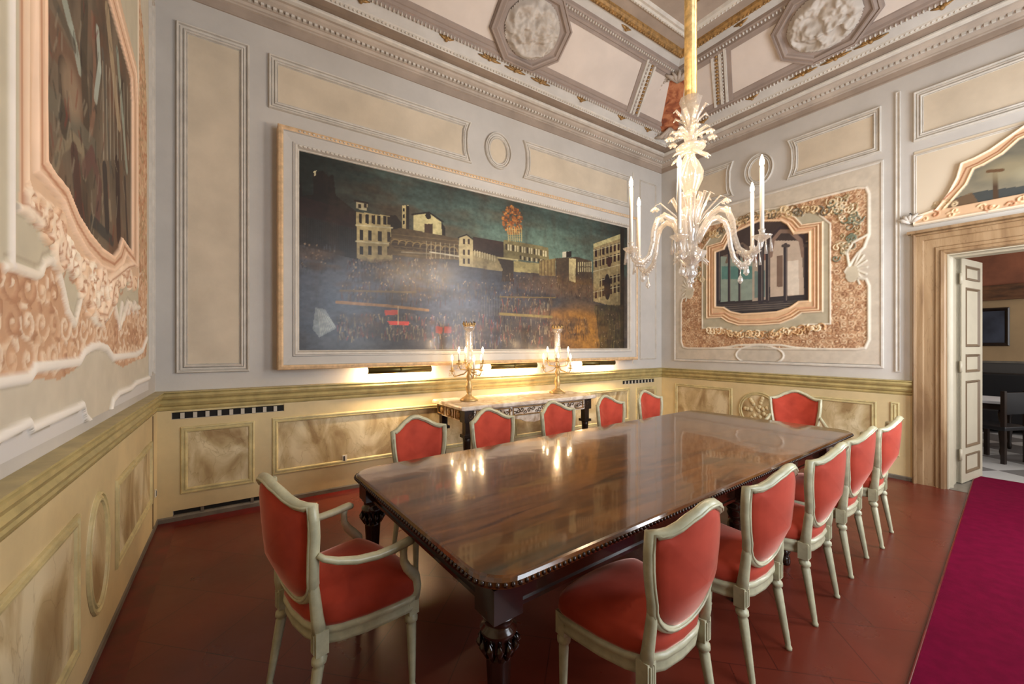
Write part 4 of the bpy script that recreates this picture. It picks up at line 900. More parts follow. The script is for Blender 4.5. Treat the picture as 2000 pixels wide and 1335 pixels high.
# peach frame moulding
fr_in = PC([(75, -60), (77, 310), (92, 335), (120, 368), (130, 392), (142, 420), (165, 455), (190, 485), (215, 502), (226, 488), (232, 466), (240, 478), (252, 494), (252, 200), (250, 150), (230, 80), (205, -5), (190, -60)])
fr_mid = PC([(55, -60), (57, 330), (78, 352), (112, 392), (122, 418), (135, 448), (160, 490), (190, 520), (214, 528), (232, 512), (238, 494), (246, 504), (261, 520), (261, 200), (258, 140), (238, 70), (215, -15), (200, -60)])
fr_out = PC([(30, -60), (30, 355), (25, 404), (52, 420), (80, 445), (100, 470), (128, 530), (150, 575), (165, 612), (185, 626), (203, 622), (220, 588), (232, 560), (246, 548), (262, 560), (266, 540), (267, 200), (264, 130), (246, 60), (225, -25), (210, -60)])
R.poly(fr_out, (222, 190, 160), 1, .012)
# carved ornament between the outer frame and the mid moulding
rr = random.Random(77)
for (px, py, r) in [(48, 395, .05), (62, 405, .06), (78, 415, .055), (82, 440, .06), (95, 450, .07), (104, 432, .06), (110, 475, .07), (108, 500, .08), (125, 490, .06), (135, 520, .07), (150, 520, .07), (160, 545, .08), (165, 580, .08), (180, 560, .09), (185, 590, .1), (195, 612, .07), (205, 560, .08), (215, 575, .07), (232, 545, .08), (245, 540, .07), (255, 550, .06), (150, 555, .05), (172, 535, .05), (192, 540, .05), (222, 548, .05)]:
    x, y = onC(px, py)
    R.line(scroll(x, y, r, 1.2, rr.uniform(0, 6), rr.choice([1, -1]), 14), .03, rr.choice([(244, 222, 196), (236, 204, 172), (250, 236, 214)]), 1, .045)
    R.line(scroll(x+.012, y-.014, r, 1.2, rr.uniform(0, 6), 1, 12), .012, (184, 134, 104), .8)  # darker offset scroll paints in shade beside the carving
for pth in ([(175, 505), (188, 520), (186, 545), (180, 560)], [(160, 540), (168, 590), (180, 612), (196, 614), (206, 590), (210, 560), (218, 535), (236, 524)], [(100, 436), (112, 470), (108, 500), (116, 508)], [(196, 530), (200, 552), (206, 545), (240, 520), (262, 514)]):
    R.line(PC(pth), .035, (244, 218, 192), 1, .045); R.line([(x+.02, y) for x, y in PC(pth)], .012, (190, 140, 110), .8)  # shifted darker line is the ornament's shaded edge, put into the colour
# white pleats below the frame at the right
for px in (226, 236, 244, 252): R.line(PC([(px, 640-(px-226)*1.5), (px+7, 590), (px+12, 612)]), .02, (232, 220, 206), 1, .03)
R.poly(fr_mid, (226, 192, 162), 1, .03)
for q, c, wd in ((1.0, (248, 216, 188), .022),): R.line(fr_mid, wd, c, 1, .045, closed=True)
fm2 = [((a[0]+b2[0])/2, (a[1]+b2[1])/2) for a, b2 in zip(fr_in, fr_mid)]
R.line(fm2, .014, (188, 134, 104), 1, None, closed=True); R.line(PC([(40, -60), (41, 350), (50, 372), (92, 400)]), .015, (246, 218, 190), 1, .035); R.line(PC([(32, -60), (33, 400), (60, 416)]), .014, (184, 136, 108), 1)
R.line(PC([(24, 404), (50, 418), (64, 432)]), .03, (244, 226, 204), 1, .04)
R.line(PC([(12, -60), (12, 516)]), .03, (240, 232, 222), 1, .03); R.line(PC([(19, -60), (19, 500)]), .012, (150, 146, 136), 1)
# the dark picture: leaning figures and architecture
b_, m_ = R.pmask(fr_in); cs, hs = R.c.copy(), R.h.copy()
n1 = R.noise(.18, .5, 14, 5); n2 = R.noise(.3, .3, 17, 4)
pc = np.array(s2l((52, 44, 40)))*(1-n1[..., None])+np.array(s2l((142, 126, 106)))*n1[..., None]; R.c[:] = pc; R.h[:] = .006
k = np.clip((n2-.55)*5, 0, 1)[..., None]; R.c = R.c*(1-.6*k)+np.array(s2l((120, 86, 66)))*.6*k
for pth, wd, c in (([(75, 30), (110, 90), (150, 170), (165, 240)], .16, (112, 88, 72)), ([(120, 0), (135, 60), (150, 130)], .07, (160, 168, 156)), ([(100, 0), (140, 90)], .05, (92, 84, 72)), ([(160, 0), (158, 120), (165, 260)], .10, (74, 66, 56)),
        ([(175, 30), (180, 120), (178, 220), (172, 262)], .05, (132, 102, 84)), ([(186, 60), (190, 130), (182, 190)], .06, (176, 186, 176)), ([(205, 20), (215, 120), (228, 240)], .09, (168, 150, 122)), ([(196, 100), (205, 240), (212, 330)], .045, (96, 92, 84)),
        ([(225, 100), (236, 230), (244, 330)], .06, (150, 160, 146)), ([(80, 180), (130, 230), (180, 290)], .09, (110, 104, 90)), ([(100, 330), (112, 285), (135, 268), (155, 290), (160, 340)], .06, (138, 126, 104)), ([(118, 140), (120, 240)], .12, (66, 58, 50)),
        ([(140, 300), (150, 420)], .1, (78, 54, 50)), ([(160, 330), (175, 300), (190, 360), (186, 420)], .08, (104, 76, 70)), ([(200, 330), (205, 440)], .09, (46, 42, 46)), ([(225, 320), (228, 460)], .1, (54, 40, 40)), ([(210, 395), (212, 425)], .04, (148, 134, 112)), ([(175, 430), (215, 470)], .06, (60, 62, 62)), ([(240, 350), (246, 480)], .05, (66, 56, 54))):
    R.line(PC(pth), wd, c, .8)
R.ell(*onC(134, 178), .12, .10, (150, 130, 108), .8, None, .3)
for x in range(196, 246, 7): R.line(PC([(x, 120+(x-196)), (x+2, 310)]), .012, (184, 176, 156), .7)
for k in range(160):
    x = rr.uniform(85, 245); y = rr.uniform(0, 480); R.line(PC([(x, y), (x+rr.uniform(-6, 6), y+rr.uniform(10, 40))]), rr.uniform(.008, .02), rr.choice([(46, 40, 38), (150, 140, 120), (98, 80, 66), (70, 70, 66), (120, 60, 50)]), .5)
sel = np.ones_like(R.U, bool); sel[b_] &= ~m_; R.c[sel] = cs[sel]; R.h[sel] = hs[sel]
R.line(fr_in, .02, (250, 214, 184), 1, .04, closed=True)
fn = R.noise(.08, .08, 5, 3); R.c *= (.92+.16*fn)[..., None]
# white strips of the foot and its round medallion
up = PC([(0, 746), (48, 736), (58, 718), (150, 708), (160, 690), (172, 684)])
R.line(PC([(-40, 752), (48, 737), (60, 718), (148, 706), (158, 688), (172, 678), (188, 674), (204, 680), (216, 698), (262, 692), (274, 684), (283, 660)]), .038, (240, 234, 224), 1, .03)
low = PC([(-40, 870), (48, 826), (52, 838), (146, 796), (155, 790), (160, 812), (175, 828), (190, 828), (210, 812), (216, 782), (228, 768), (252, 758), (262, 748), (292, 736)])
R.line(low, .034, (240, 236, 228), 1, .03); R.line([(x, y-.02) for x, y in low], .01, (150, 144, 130), .8)  # thin dark line below paints the shade under the white strip
ylo = np.interp(R.U[0], [p[0] for p in low], [p[1] for p in low])
bm = R.V < (ylo[None, :]-.02); R.c[bm] = np.array(s2l((208, 206, 204))); R.h[bm] = 0
R.h *= .42
local(R.mesh('painted_plaster', MCp, M_['fresco'], off=.006), f_c)

# ================================================================== OVERDOOR LANDSCAPE
f_o = empty('overdoor_fresco', (X1, .40, 2.8), label='overdoor landscape in a curved peach stucco frame above the doorway', cat='fresco')
R = Ras(-.50, 1.285, 2.80, 3.62, .0075, (206, 192, 170)); cx = .40
out = [(1.285, 2.90), (1.11, 2.94), (1.02, 3.08), (.96, 3.22), (.93, 3.36), (.84, 3.38), (.74, 3.42), (.62, 3.50), (.50, 3.58), (.40, 3.60)]
out = out+[(2*cx-x, y) for x, y in out[::-1]]; out += [(-.485, 2.82), (1.285, 2.82)]
R.poly(out, (202, 168, 134), 1, .02); R.line(out, .025, (226, 206, 180), 1, .04, closed=True)
inn = [(1.06, 2.93), (.99, 3.02), (.90, 3.14), (.85, 3.28), (.78, 3.30), (.66, 3.36), (.56, 3.46), (.40, 3.50)]; inn = inn+[(2*cx-x, y) for x, y in inn[::-1]]; inn = [(x, y) for x, y in inn if x > -.45]
R.line([(cx+(x-cx)*1.1, 2.9+(y-2.9)*1.06) for x, y in inn], .012, (150, 98, 66), 1)
b_, m_ = R.pmask(inn); cs, hs = R.c.copy(), R.h.copy(); n1 = R.noise(.35, .2, 3, 5); n2 = R.noise(.2, .2, 9, 4)
R.c[:] = np.array(s2l((46, 56, 58)))*(1-n1[..., None])+np.array(s2l((150, 140, 116)))*n1[..., None]; R.h[:] = .006
R.poly([(-.5, 2.8), (1.2, 2.8), (1.2, 3.0), (.8, 3.04), (.5, 3.0), (.2, 3.08), (-.5, 3.1)], (44, 52, 56), .85); R.poly([(1.1, 2.9), (.8, 2.9), (.86, 3.05), (1.0, 3.0)], (110, 84, 56), .7)
R.line([(.70, 2.9), (.705, 3.18)], .035, (74, 56, 40)); R.ell(.62, 3.20, .16, .10, (150, 138, 108), .7, None, .5); R.ell(.45, 3.12, .12, .07, (164, 156, 128), .6, None, .5); R.ell(.2, 3.25, .2, .14, (40, 54, 44), .8, None, .4); R.line([(.66, 3.2), (.75, 3.22)], .03, (96, 70, 46))
sel = np.ones_like(R.U, bool); sel[b_] &= ~m_; R.c[sel] = cs[sel]; R.h[sel] = hs[sel]
R.line(inn, .02, (236, 200, 162), 1, .035)
rr = random.Random(3)
for k in range(26): R.line(scroll(rr.uniform(-.4, 1.2), rr.uniform(2.845, 2.89), .035, 1, rr.uniform(0, 6), 1, 9), .014, rr.choice([(232, 196, 156), (180, 126, 90)]), 1, .035)
for k in range(12): R.line(scroll(1.10-k*.012+rr.uniform(-.05, .05), 2.98+rr.uniform(-.04, .04), .03, 1, rr.uniform(0, 6), 1, 9), .01, rr.choice([(170, 150, 110), (206, 184, 150)]), .7, .01)
local(R.mesh('painted_plaster', MBp, M_['fresco'], off=.006), f_o)
mb = MB()
for k in range(5): a = .5*k-1; mb.tube([(X1-.02, 1.31, 2.84), (X1-.05, 1.31+.07*math.sin(a), 2.84+.07*math.cos(a)), (X1-.03, 1.31+.12*math.sin(a), 2.84+.11*math.cos(a))], [.015, .025, .008], 6)
local(mb.build('shell_ornament', M_['frame_w']), f_o)

# ================================================================== DINING TABLE
TB = math.radians(3.2)
tx, ty = 2.47, 1.90                       # table centre
TL, TW, TH = 3.76, 1.47, .77
table = empty('dining_table', (tx, ty, 0), TB, label='long polished walnut dining table with rounded corners and a carved edge', cat='table')
def rrect(hx, hy, r, n=8, cut=0):
    P = []
    for sx, sy, a0 in ((1, 1, 0), (-1, 1, PI/2), (-1, -1, PI), (1, -1, 3*PI/2)):
        for k in range(n+1): a = a0+PI/2*k/n; P.append((sx*(hx-r)+r*math.cos(a), sy*(hy-r)+r*math.sin(a)))
    return P
def stack(mb, rings):
    """rings: list of (outline, z)"""
    n = len(rings[0][0]); vs = [(x, y, z) for P, z in rings for x, y in P]; fs = []
    for k in range(len(rings)-1):
        for i in range(n): j = (i+1) % n; fs.append((k*n+i, k*n+j, (k+1)*n+j, (k+1)*n+i))
    fs.append(tuple(range(n))[::-1]); fs.append(tuple((len(rings)-1)*n+i for i in range(n)))
    return mb.add(vs, fs)
mb = MB(); hx, hy = TL/2, TW/2
stack(mb, [(rrect(hx-.03, hy-.03, .11), TH-.045), (rrect(hx-.008, hy-.008, .12), TH-.04), (rrect(hx, hy, .13), TH-.028), (rrect(hx, hy, .13), TH-.014), (rrect(hx-.006, hy-.006, .13), TH-.004), (rrect(hx-.014, hy-.014, .13), TH)])
top = mb.build('tabletop', M_['wood'], table)
mb = MB(); mb_p = rrect(hx+.002, hy+.002, .13, 8)
per = []
for i in range(len(mb_p)):
    a = Vector((*mb_p[i], TH-.022)); c = Vector((*mb_p[(i+1) % len(mb_p)], TH-.022)); n = max(1, int((c-a).length/.024))
    for k in range(n): p = a.lerp(c, (k+.5)/n); mb.ball(p, .008, 6, 4, (1, 1, 1.2))
mb.build('gadrooned_edge', M_['wooddark'], top)
mb = MB(); ax_, ay_ = hx-.10, hy-.10
for s_ in (1, -1):
    mb.box(-ax_+.05, ax_-.05, s_*ay_-.012, s_*ay_+.012, TH-.145, TH-.04); mb.box(s_*ax_-.012, s_*ax_+.012, -ay_+.05, ay_-.05, TH-.145, TH-.04)
    mb.box(-ax_+.05, ax_-.05, s_*ay_-.02, s_*ay_+.02, TH-.16, TH-.145); mb.box(s_*ax_-.02, s_*ax_+.02, -ay_+.05, ay_-.05, TH-.16, TH-.145)
mb.build('apron', M_['wooddark'], table)
lp = [(.03, 0), (.034, .02), (.03, .05), (.022, .06), (.03, .075), (.034, .09), (.026, .10), (.034, .30), (.043, .46), (.046, .475), (.036, .485), (.046, .495), (.056, .52), (.05, .535), (.06, .55), (.062, .565), (.048, .575), (.05, .60), (.06, .61), (.06, .612)]
for (x, y) in ((-ax_, -ay_), (-ax_, ay_), (1.33, -ay_), (1.33, ay_), (-.07, -ay_), (-.20, ay_), (.63, -ay_), (.53, ay_)):
    mb = MB(); M = Matrix.Translation((x, y, 0)); mb.lathe(lp, 24, M, 12, (.10, .47)); mb.box(-.058, .058, -.058, .058, .612, TH-.045, M)
    lg = mb.build('leg', M_['wooddark'], table)
    if abs(x) > 1:
        cm = MB()
        for k in range(12): a = k*PI/6; cm.tube([M @ Vector((.045*math.cos(a), .045*math.sin(a), .475)), M @ Vector((.064*math.cos(a), .064*math.sin(a), .52)), M @ Vector((.056*math.cos(a), .056*math.sin(a), .55))], [.005, .013, .006], 6)
        cm.build('carved_collar', M_['wooddark'], lg)

# ================================================================== CHAIRS
def shield(hw, zc, zp, zb, n=7):
    """shield outline (u, v): serpentine crest, straight sides, round foot"""
    top = [(-hw, zc+.004), (-hw*.90, zc-.002), (-hw*.76, zc+.004), (-hw*.6, zc+.022), (-hw*.44, zc+.046), (-hw*.3, zp-.020), (-hw*.15, zp-.004), (0, zp)]
    top = top+[(-x, y) for x, y in top[-2::-1]]
    sd = [(hw*.995, zc-.06), (hw*.975, zc-.12), (hw*.94, zc-.18), (hw*.88, zb+.145)]
    foot = [(hw*.88*math.cos(a), zb+.145-.145*math.sin(a)) for a in [PI/2*k/n for k in range(1, n+1)]]
    right = sd+foot
    return top+right+[(-x, y) for x, y in right[-2::-1]]
def make_chair(label, arms=False):
    k = 1.08 if arms else 1.0
    root = empty('upholstered_armchair' if arms else 'shield_back_chair', (0, 0, 0), label=label, cat='armchair' if arms else 'chair')
    hw = .212*k; zc = .905 if arms else .872; zp = zc+.078; zb = .485
    # seat outline (front +y)
    fw, rw, fy, ry = .255*k, .20*k, (.20 if arms else .185), -.225
    out = []
    for i in range(15):
        t = i/14; a = PI*t; out.append((fw*math.cos(a)*(1 if abs(math.cos(a)) < .999 else 1), fy-.075+.085*math.sin(a)**.75 if math.sin(a) > 1e-6 else fy-.075))
    out = out+[(-fw*.985, .06), (-fw*.93, -.06), (-rw*1.06, ry+.07), (-rw*.9, ry+.01), (-rw*.5, ry-.022), (0, ry-.03), (rw*.5, ry-.022), (rw*.9, ry+.01), (rw*1.06, ry+.07), (fw*.93, -.06), (fw*.985, .06)]
    def off(P, d):
        n = len(P); R_ = []
        for i in range(n):
            a = Vector(P[i-1]); b = Vector(P[(i+1) % n]); t = (b-a).normalized(); nn = Vector((t.y, -t.x)); R_.append((P[i][0]+nn.x*d, P[i][1]+nn.y*d))
        return R_
    mb = MB(); stack(mb, [(off(out, -.012), .35), (off(out, -.002), .356), (off(out, .0), .37), (off(out, -.006), .385), (off(out, .004), .40), (off(out, .008), .415), (off(out, -.004), .424)])
    mb.sm = [True]*(len(mb.f)-2)+[False]*2; mb.build('seat_rail', M_['ivory'], root)
    mb = MB(); cz = .505 if not arms else .51
    rings = [(off(out, -.006), .418), (off(out, .004), .44), (off(out, -.001), cz-.03), (off(out, -.022), cz-.01)]
    for q, z in ((.8, cz+.006), (.55, cz+.018), (.25, cz+.024)): rings.append(([(x*q, y*q) for x, y in off(out, -.02)], z))
    stack(mb, rings); mb.sm = [True]*len(mb.f); mb.build('seat', M_['velvet'], root)
    # legs
    def leg(x, y, dx, dy, front):
        mb = MB(); M = Matrix.Translation((x, y, 0)) @ Matrix(((1, 0, -dx/.33, dx), (0, 1, -dy/.33, dy), (0, 0, 1, 0), (0, 0, 0, 1)))
        mb.lathe([(.0135, 0), (.016, .012), (.012, .022), (.014, .04), (.0215, .285), (.016, .292), (.027, .302), (.028, .318), (.02, .328), (.02, .335)], 16, M, 8, (.03, .29))
        mb.box(-.024, .024, -.024, .024, .335, .425, Matrix.Translation((x-dx*.02, y, 0))); lg = mb.build('leg', M_['ivory'], root)
        r = MB(); s_ = 1 if front else -1
        for q in (-.011, .0, .011): r.box(x+q-.003, x+q+.003, y+s_*.024, y+s_*.029, .345, .415)
        r.build('carved_block', M_['ivory'], lg)
    leg(-fw*.90, fy-.055, 0, .006, True); leg(fw*.90, fy-.055, 0, .006, True)
    leg(-rw*.93, ry+.0, -.012, -.055, False); leg(rw*.93, ry+.0, .012, -.055, False)
    # back: point on the curved, raked back surface
    def B(u, v, w=0.0):
        y = -.215-.10*(v-.42)-.082*(1-min(1, (u/hw)**2))*min(1, max(0, (v-.42)/.25))
        return Vector((u, y+w, v))
    sh = shield(hw, zc, zp, zb)
    P = [B(*p) for p in sh]
    mb = MB(); mb.tube(P, .0185, 8, True, 1.1, (0, 1, 0)); 
    mb.tube([p+Vector((0, .016, 0)) for p in P], .007, 6, True); mb.tube([p+Vector((0, -.018, 0)) for p in P], .006, 6, True)
    fr = mb.build('back_frame', M_['ivory'], root)
    for s_ in (1, -1):
        st = MB(); st.tube([(s_*rw*.93, ry, .40), (s_*rw*.95, ry-.012, .47), B(s_*hw*.84, .56), B(s_*hw*.88, .64)], [.023, .020, .018, .014], 8, False, 1.2, (0, 1, 0)); st.build('back_post', M_['ivory'], root)
    # upholstered shield, domed front and back
    inn = sh; cu, cv = 0, (zb+zc)/2; mb = MB()
    def ring(q, w): return [B(cu+(x*.93-cu)*q, cv+((y-cv)*.95)*q, w) for x, y in inn]
    n = len(inn); lay = [ring(.02, .038), ring(.25, .037), ring(.5, .034), ring(.7, .030), ring(.85, .026), ring(.97, .014), ring(1.0, 0), ring(.97, -.012), ring(.85, -.018), ring(.7, -.020), ring(.5, -.022), ring(.25, -.023), ring(.02, -.023)]
    vs = [v for l in lay for v in l]; fs = [(k_*n+i, k_*n+(i+1) % n, (k_+1)*n+(i+1) % n, (k_+1)*n+i) for k_ in range(len(lay)-1) for i in range(n)]
    fs += [tuple(range(n))[::-1], tuple((len(lay)-1)*n+i for i in range(n))]
    mb.add(vs, fs, True); mb.build('backrest', M_['velvet'], root)
    if arms:
        for s_ in (1, -1):
            a = MB(); a0 = B(s_*hw*1.0, .722)
            pts = [a0, Vector((s_*(hw+.008), -.225, .703)), Vector((s_*(hw+.02), -.18, .683)), Vector((s_*(hw+.033), -.11, .664)), Vector((s_*(hw+.043), -.03, .656)), Vector((s_*(hw+.048), .04, .658)), Vector((s_*(hw+.05), .085, .664)), Vector((s_*(hw+.05), .115, .667)), Vector((s_*(hw+.05), .13, .661))]
            a.tube(pts, [.013, .015, .018, .02, .021, .022, .023, .023, .017], 10, False, .8); am = a.build('armrest', M_['ivory'], root)
            p = MB(); p.tube([(s_*(hw+.05), .092, .658), (s_*(hw+.05), .086, .63), (s_*(hw+.05), .088, .59), (s_*(hw+.048), .105, .555), (s_*(hw+.042), .132, .525), (s_*(hw+.032), .155, .495), (s_*(fw*.955), .160, .455), (s_*(fw*.93), .155, .40)], [.014, .015, .016, .018, .020, .021, .022, .022], 8, False, 1.1, (0, 1, 0)); p.build('arm_post', M_['ivory'], am)
    return root
ca, sa = math.cos(TB), math.sin(TB)
names = ['nearest', 'second', 'third', 'fourth', 'fifth']
right = [(1.34, 1.15, .0, 'red velvet chair at the near right corner of the table, nearest of the right-hand row'),
         (2.05, 1.19, .0, 'red velvet chair on the right side of the table, second from the near end'),
         (2.75, 1.215, .02, 'red velvet chair on the right side of the table, middle of its row of five'),
         (3.47, 1.275, .02, 'red velvet chair on the right side of the table, fourth from the near end'),
         (4.13, 1.295, .05, 'red velvet chair at the far right corner of the table, closest to the doorway')]
left = [(1.17, 2.69, .05, 'red velvet chair on the painting side of the table, nearest the camera'),
        (1.82, 2.71, .03, 'red velvet chair in front of the left end of the console'),
        (2.57, 2.75, .03, 'red velvet chair in front of the right half of the console'),
        (3.33, 2.79, .0, 'red velvet chair just past the right end of the console'),
        (4.07, 2.86, -.02, 'red velvet chair on the painting side, furthest from the camera near the corner')]
proto = make_chair(right[0][3])
for i, (x, y, r, lab) in enumerate(right+left):
    o = proto if i == 0 else copy_tree(proto)
    o.location = (x, y, 0); o.rotation_euler = (0, 0, TB+r+(0 if i < 5 else PI)); o['label'] = lab
    o['group'] = 'dining chairs along the right side of the table' if i < 5 else 'dining chairs along the painting side of the table'
arm = make_chair('red velvet armchair at the near end of the table, seen from behind', True)
arm.location = (.437, 1.945, 0); arm.rotation_euler = (0, 0, -PI/2+math.radians(13))
arm2 = copy_tree(arm); arm2.location = (4.90, 1.95, 0); arm2.rotation_euler = (0, 0, PI/2+math.radians(20)); arm2['label'] = 'red velvet armchair at the far end of the table, facing the camera'
for o in (arm, arm2): o['group'] = 'armchairs at the two ends of the table'

# ================================================================== CONSOLE
cx0, cx1, cy0, cy1, cz = 1.87, 3.76, 3.69, 4.45, .88
con = empty('console_table', ((cx0+cx1)/2, (cy0+cy1)/2, 0), label='carved painted console table with a pale marble top against the painting wall', cat='console')
w2, d2 = (cx1-cx0)/2, (cy1-cy0)/2
mb = MB(); stack(mb, [(rrect(w2-.02, d2-.01, .02, 2), cz-.045), (rrect(w2, d2, .02, 2), cz-.035), (rrect(w2, d2, .02, 2), cz-.012), (rrect(w2-.01, d2-.01, .02, 2), cz)])
mb.build('marble_top', M_['consoletop'], con)
mb = MB()
mb.box(-w2+.06, w2-.06, -d2+.05, -d2+.08, cz-.17, cz-.045)
for s_ in (1, -1): mb.box(s_*(w2-.075)-.015, s_*(w2-.075)+.015, -d2+.05, d2-.02, cz-.17, cz-.045)
poly = [(-.34, cz-.17), (-.28, cz-.19), (-.2, cz-.20), (-.13, cz-.23), (0, cz-.25), (.13, cz-.23), (.2, cz-.20), (.28, cz-.19), (.34, cz-.17)]
mb.prism(poly[::-1], 0, .03, Matrix(((1,0,0,0),(0,0,-1,-d2+.08),(0,1,0,0),(0,0,0,1))))
apr = mb.build('apron', M_['consoletop'], con)
mb = MB(); Mf = Matrix(((1,0,0,0),(0,0,-1,-d2+.05),(0,1,0,0),(0,0,0,1)))
for a, c in ((-w2+.19, -.33), (-.30, .30), (.33, w2-.19)):
    moulding(mb, Mf, rect(a, c, cz-.158, cz-.058), [(0, 0), (.003, .01), (.012, .01), (.015, 0)])
for s_, xx in ((1, w2-.06), (-1, -w2+.06)):
    Ms = Matrix(((0,0,s_,xx),(1,0,0,0),(0,1,0,0),(0,0,0,1)))
    for a, c in ((-d2+.16, -.12), (-.08, .12), (.16, d2-.05)): moulding(mb, Ms, rect(a, c, cz-.158, cz-.058), [(0, 0), (.003, .01), (.012, .01), (.015, 0)])
mb.build('apron_moulding', M_['giltdull'], apr)
mb = MB(); rr = random.Random(5)
for k in range(34):
    x = -w2+.12+k*(2*w2-.24)/33; mb.tube([Mf @ Vector((px_, py_, .006)) for px_, py_ in scroll(x, cz-.108+.02*math.sin(k*2.1), .030, 1.1, k*1.7, 1 if k % 2 else -1, 9)], .0045, 5)
mb.build('carved_scrollwork', mat('dark_scroll_paint', (84, 62, 38), .5), apr)
mb = MB(); Ms = Matrix(((0,0,-1,-w2+.06),(1,0,0,0),(0,1,0,0),(0,0,0,1)))
for y in (-.2, .02, .22): mb.lathe([(.038, 0), (.038, .01), (.025, .016), (.001, .018)], 16, Ms @ Matrix.Translation((y, cz-.108, 0)))
mb.build('round_boss', M_['giltdull'], apr)
for (x, y) in ((-w2+.11, -d2+.10), (w2-.11, -d2+.10), (-w2+.11, d2-.08), (w2-.11, d2-.08)):
    mb = MB(); M = Matrix.Translation((x, y, 0)); mb.box(-.055, .055, -.055, .055, cz-.175, cz-.045, M)
    mb.box(-.035, .035, -.035, .035, cz-.30, cz-.175, M).box(-.055, .055, -.055, .055, cz-.33, cz-.30, M)
    mb.lathe([(.022, .0), (.03, .03), (.02, .05), (.022, .1), (.042, .5), (.045, cz-.33)], 12, M, 8, (.1, .5)); mb.box(-.04, .04, -.04, .04, 0, .03, M)
    mb.build('leg', M_['dark_iron'], con)

# ================================================================== CANDELABRA
def candelabrum(label):

    r = empty('candelabrum', (0, 0, 0), label=label, cat='candelabrum')
    mb = MB().lathe([(.085, 0), (.088, .012), (.07, .022), (.06, .03), (.035, .045), (.02, .06), (.026, .08), (.034, .11), (.028, .15), (.016, .17), (.024, .19), (.03, .21), (.02, .235), (.014, .26), (.022, .275), (.03, .29), (.018, .31), (.012, .33)], 20)
    mb.build('gilt_stem', M_['gilt'], r)
    c = MB().lathe([(.012, .33), (.03, .345), (.034, .37), (.028, .39), (.034, .40), (.036, .60), (.03, .612), (.05, .63), (.056, .655), (.05, .66)], 16, None, 10, (.40, .60)); c.build('glass_column', M_['crystal'], r)
    cr = MB()
    for k in range(10): a = k*2*PI/10; cr.tube([(.045*math.cos(a), .045*math.sin(a), .655), (.058*math.cos(a), .058*math.sin(a), .68), (.052*math.cos(a), .052*math.sin(a), .70)], [.005, .008, .003], 5)
    cr.lathe([(.05, .655), (.052, .668), (.046, .668)], 14); cr.build('gilt_capital', M_['gilt'], r)
    for k in range(6):
        a = k*PI/3+.3; u = Vector((math.cos(a), math.sin(a), 0)); R2 = .165 if k % 2 == 0 else .13; zt = .26 if k % 2 == 0 else .33
        am = MB().tube([u*.012+Vector((0, 0, .27)), u*.05+Vector((0, 0, .235+.04*(k % 2))), u*R2*.85+Vector((0, 0, zt-.05)), u*R2+Vector((0, 0, zt-.02)), u*R2+Vector((0, 0, zt))], [.006]*5, 8)
        am.lathe([(.004, zt-.01), (.026, zt), (.028, zt+.006), (.01, zt+.006), (.012, zt+.03), (.008, zt+.032)], 12, Matrix.Translation(u*R2)); arm_ = am.build('arm', M_['gilt'], r)
        MB().lathe([(.009, zt+.03), (.009, zt+.09), (.006, zt+.092)], 8, Matrix.Translation(u*R2)).build('candle_tube', M_['candle'], arm_)
        MB().lathe([(.004, zt+.09), (.012, zt+.105), (.011, zt+.122), (.003, zt+.145)], 8, Matrix.Translation(u*R2)).build('bulb', M_['bulb'], arm_)
        for q in range(4): aa = q*PI/2; MB().tube([u*R2+Vector((.026*math.cos(aa), .026*math.sin(aa), zt)), u*R2+Vector((.028*math.cos(aa), .028*math.sin(aa), zt-.045))], [.0015, .006], 6).build('glass_drop', M_['crystal'], arm_)
        if k % 3 == 0:
            l = bpy.data.lights.new('candle_light', 'POINT'); l.energy = 1.6; l.color = (1, .66, .34); l.shadow_soft_size = .02
            lo = bpy.data.objects.new('candle_light', l); C.objects.link(lo); lo.location = u*R2+Vector((0, 0, zt+.17)); lo.parent = r
    return r
c1 = candelabrum('gilt candelabrum on the near left part of the console'); c1.location = (2.17, 4.10, cz); c1.scale = (1.2, 1.2, 1.27)
c2 = copy_tree(c1); c2.location = (3.46, 4.10, cz); c2['label'] = 'gilt candelabrum on the right-hand part of the console, nearer the far corner'; c2.rotation_euler = (0, 0, .5)
for o in (c1, c2): o['group'] = 'candelabra on the console'

# ================================================================== PICTURE LAMPS under the big painting
pl0 = None
for i, (xc, ln, lab) in enumerate(((1.48, .70, 'long brass picture lamp under the left part of the painting'), (2.97, .72, 'long brass picture lamp under the middle of the painting, between the candelabra'), (4.49, .70, 'long brass picture lamp under the right part of the painting'))):
    r = empty('picture_lamp', (xc, Y1-.13, 1.235), label=lab, cat='lamp', group='brass picture lamps below the big painting')
    sh = MB(); n = 10; vs = []; fs = []
    for k in range(n+1):
        a = -PI*.62+PI*1.1*k/n; vs += [(-ln/2, -.035*math.cos(a*.9), .035*math.sin(a)), (ln/2, -.035*math.cos(a*.9), .035*math.sin(a))]
    fs = [(2*k, 2*k+1, 2*k+3, 2*k+2) for k in range(n)]; sh.add(vs, fs, True)
    so = sh.build('lamp_shade', M_['brass'], r); m_ = so.modifiers.new('thick', 'SOLIDIFY'); m_.thickness = .003
    MB().tube([(-ln/2+.03, .012, -.002), (ln/2-.03, .012, -.002)], .008, 10).build('lamp_tube', M_['tube'], r)
    MB().tube([(0, -.034, -.03), (0, -.04, 0), (0, -.034, .03)], .008, 8).box(-.012, .012, -.002, .12, -.008, .008).build('bracket', M_['brass'], r)
    area('picture_lamp_light', (xc, Y1-.105, 1.232), (math.radians(35), 0, 0), ln-.06, .02, 14, (1, .74, .44))
    area('picture_lamp_light', (xc, Y1-.105, 1.245), (math.radians(125), 0, 0), ln-.06, .02, 9, (1, .74, .46))

